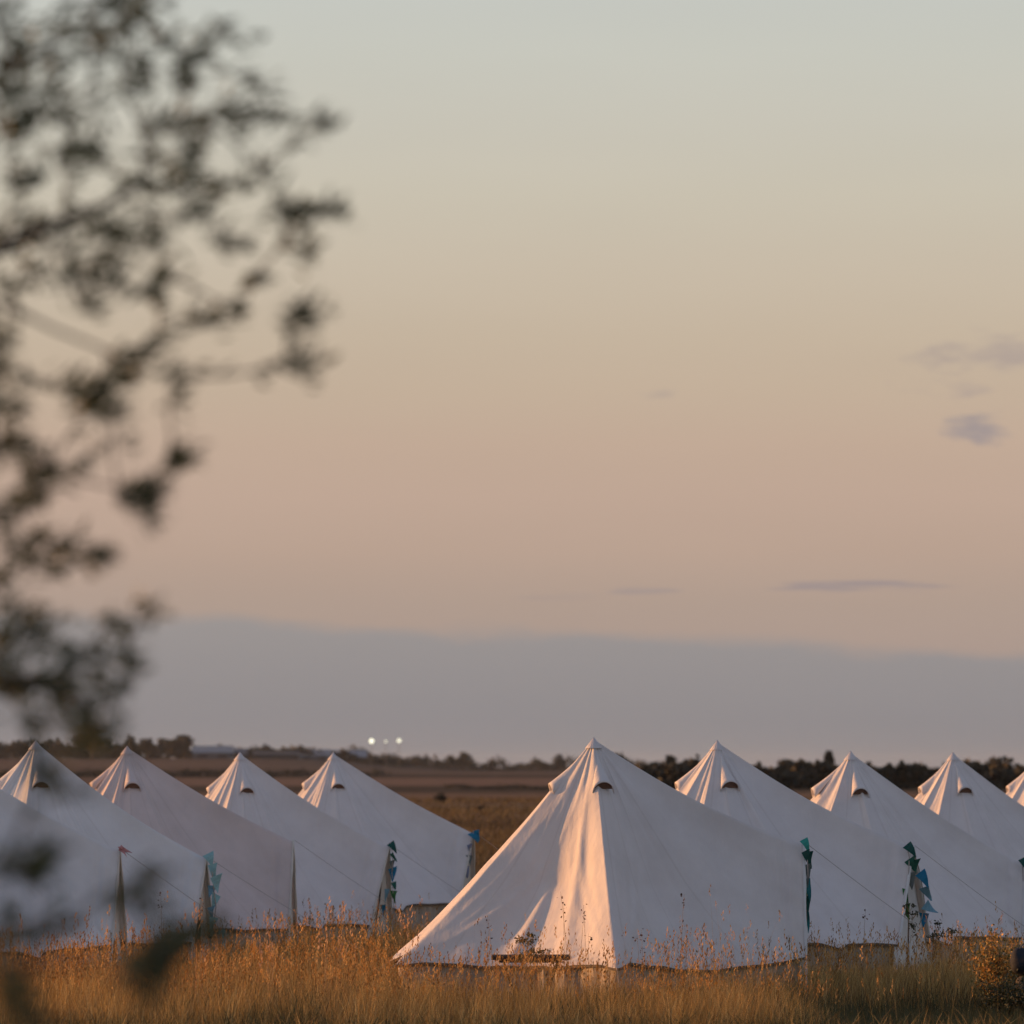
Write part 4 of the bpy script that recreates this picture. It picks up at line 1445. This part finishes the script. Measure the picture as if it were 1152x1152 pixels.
def mixc(f, a, b):
    n = nt.nodes.new('ShaderNodeMix'); n.data_type = 'RGBA'
    if isinstance(f, float): n.inputs['Factor'].default_value = f
    else: L.new(f, n.inputs['Factor'])
    for k, v in (('A', a), ('B', b)):
        if isinstance(v, tuple): n.inputs[k].default_value = (*v, 1)
        else: L.new(v, n.inputs[k])
    return n.outputs['Result']


X, Y, Z = sp.outputs[0], sp.outputs[1], sp.outputs[2]
# clear sky above the bank: colour by elevation (sine)
zr = maprange(Z, 0.0, 0.20, False)
ramp = nt.nodes.new('ShaderNodeValToRGB')
L.new(zr, ramp.inputs['Fac'])
def E(py): return ((862 - py) / F) / 0.20
stops = [(740, (170, 151, 141)), (680, (175, 155, 142)), (620, (185, 161, 145)), (560, (191, 166, 149)), (500, (194, 170, 151)), (440, (195, 175, 154)), (380, (197, 180, 159)),
         (300, (200, 187, 168)), (220, (201, 193, 176)), (140, (200, 196, 183)), (60, (199, 199, 189)), (0, (197, 199, 192)), (-120, (190, 196, 196))]
els = ramp.color_ramp.elements
els[0].position = E(stops[0][0]); els[0].color = (*[c / STR for c in lin(stops[0][1])], 1)
els[1].position = 0.98; els[1].color = (*[c / STR for c in lin((165, 178, 188))], 1)
for py, c in stops[1:]:
    e = els.new(E(py)); e.color = (*[q / STR for q in lin(c)], 1)
# grey bank low over the horizon
vec = nt.nodes.new('ShaderNodeMapping'); vec.inputs['Scale'].default_value = (14, 14, 220)
L.new(tc.outputs['Generated'], vec.inputs['Vector'])
ns = nt.nodes.new('ShaderNodeTexNoise'); ns.inputs['Scale'].default_value = 1.0; ns.inputs['Detail'].default_value = 4
L.new(vec.outputs[0], ns.inputs['Vector'])
vec2 = nt.nodes.new('ShaderNodeMapping'); vec2.inputs['Scale'].default_value = (34, 34, 120.0)
L.new(tc.outputs['Generated'], vec2.inputs['Vector'])
ns2 = nt.nodes.new('ShaderNodeTexNoise'); ns2.inputs['Scale'].default_value = 1.0; ns2.inputs['Detail'].default_value = 6
L.new(vec2.outputs[0], ns2.inputs['Vector'])
edge = math_('MULTIPLY_ADD', X, -0.040, 0.0252)
edge = math_('MULTIPLY_ADD', math_('SUBTRACT', ns2.outputs['Fac'], 0.5), 0.009, edge)
dz = math_('SUBTRACT', Z, edge)
bank = maprange(dz, 0.0022, -0.0020)
bandr = maprange(Z, -0.002, 0.028, False)
br = nt.nodes.new('ShaderNodeValToRGB')
L.new(bandr, br.inputs['Fac'])
br.color_ramp.elements[0].position = 0.0; br.color_ramp.elements[0].color = (*[c / STR for c in lin((140, 136, 138))], 1)
br.color_ramp.elements[1].position = 1.0; br.color_ramp.elements[1].color = (*[c / STR for c in lin((154, 148, 146))], 1)
for f_, c_ in ((0.35, (142, 138, 140)), (0.7, (148, 143, 143))):
    e = br.color_ramp.elements.new(f_); e.color = (*[c / STR for c in lin(c_)], 1)
c0 = mixc(bank, ramp.outputs['Color'], br.outputs['Color'])


def cloud(px, py, rx, ry, amount, colr, cur, nscale=(90, 90, 260), thr=(0.35, 0.75)):
    dx = math_('DIVIDE', math_('SUBTRACT', X, (px - 576) / F), rx / F)
    zc = (862 - py) / F
    dz_ = math_('DIVIDE', math_('SUBTRACT', Z, zc), ry / F)
    v = nt.nodes.new('ShaderNodeMapping'); v.inputs['Scale'].default_value = nscale; v.inputs['Location'].default_value = (px * .013, 0, py * .07)
    L.new(tc.outputs['Generated'], v.inputs['Vector'])
    n = nt.nodes.new('ShaderNodeTexNoise'); n.inputs['Scale'].default_value = 1.0; n.inputs['Detail'].default_value = 5
    L.new(v.outputs[0], n.inputs['Vector'])
    r2 = math_('ADD', math_('MULTIPLY', dx, dx), math_('MULTIPLY', dz_, dz_))
    g = math_('SUBTRACT', 1.0, r2)
    g = math_('MULTIPLY_ADD', math_('SUBTRACT', n.outputs['Fac'], 0.5), 4.5, g)
    m = maprange(g, thr[0] - 0.5, thr[1] + 0.6)
    m = math_('MULTIPLY', m, amount)
    m = math_('MULTIPLY', m, maprange(Y, 0.5, 0.8))
    return mixc(m, cur, tuple(c / STR for c in lin(colr)))


c0 = cloud(1104, 484, 44, 22, 0.75, (150, 142, 146), c0)
c0 = cloud(1110, 405, 120, 40, 0.6, (166, 152, 148), c0, thr=(0.6, 1.2))
c0 = cloud(1062, 437, 56, 14, 0.55, (166, 152, 148), c0)
c0 = cloud(735, 443, 26, 8, 0.45, (170, 156, 148), c0)
c0 = cloud(960, 660, 105, 8, 0.7, (148, 138, 141), c0, (60, 60, 900))
c0 = cloud(722, 664, 50, 6, 0.5, (155, 143, 142), c0, (60, 60, 900))
c0 = cloud(640, 672, 60, 5, 0.2, (155, 143, 142), c0, (60, 60, 900))
# faint mottling of the high haze
vm = nt.nodes.new('ShaderNodeMapping'); vm.inputs['Scale'].default_value = (9, 9, 60)
L.new(tc.outputs['Generated'], vm.inputs['Vector'])
nm = nt.nodes.new('ShaderNodeTexNoise'); nm.inputs['Scale'].default_value = 1.0; nm.inputs['Detail'].default_value = 3
L.new(vm.outputs[0], nm.inputs['Vector'])
mul = math_('MULTIPLY_ADD', nm.outputs['Fac'], 0.06, 0.97)
vs_ = nt.nodes.new('ShaderNodeVectorMath'); vs_.operation = 'SCALE'
L.new(c0, vs_.inputs[0]); L.new(mul, vs_.inputs['Scale'])
# the physical sky takes over higher up and round towards the sun
f1 = maprange(Z, 0.17, 0.55)
f2 = maprange(math_('MULTIPLY', X, -1.0), 0.35, 0.85)
f3 = maprange(Y, 0.1, -0.5)
fac = math_('MAXIMUM', math_('MAXIMUM', f1, f2), math_('MULTIPLY', f3, 0.8))
skyb = nt.nodes.new('ShaderNodeVectorMath'); skyb.operation = 'SCALE'
L.new(sky.outputs[0], skyb.inputs[0]); skyb.inputs['Scale'].default_value = 1.19
# dusk haze lit from all round adds its own soft lavender glow to the upper sky
sky2 = nt.nodes.new('ShaderNodeVectorMath'); sky2.operation = 'ADD'
L.new(skyb.outputs[0], sky2.inputs[0]); sky2.inputs[1].default_value = (0.128 / STR, 0.121 / STR, 0.168 / STR)
final = mixc(fac, vs_.outputs[0], sky2.outputs[0])
L.new(final, bg.inputs['Color'])

# ------------------------------------------------------------------ camera
cam = bpy.data.cameras.new('camera')
cam.sensor_width = 36
cam.lens = 36 * F / 1152
cam.clip_start = 0.1
cam.clip_end = 20000
cam.dof.use_dof = True
cam.dof.focus_distance = 60.0
cam.dof.aperture_fstop = cam.lens / (0.060 * 1000)
co = bpy.data.objects.new('camera', cam)
co.location = (0, 0, CAMZ)
co.rotation_euler = (math.pi / 2 + PITCH, 0, 0)
col.objects.link(co)
scene.camera = co

scene.view_settings.view_transform = 'Standard'
scene.view_settings.look = 'None'
scene.view_settings.exposure = 0.2
scene.view_settings.gamma = 1.0
scene.render.engine = 'CYCLES'
scene.cycles.use_denoising = True
scene.cycles.max_bounces = 6
scene.cycles.diffuse_bounces = 3
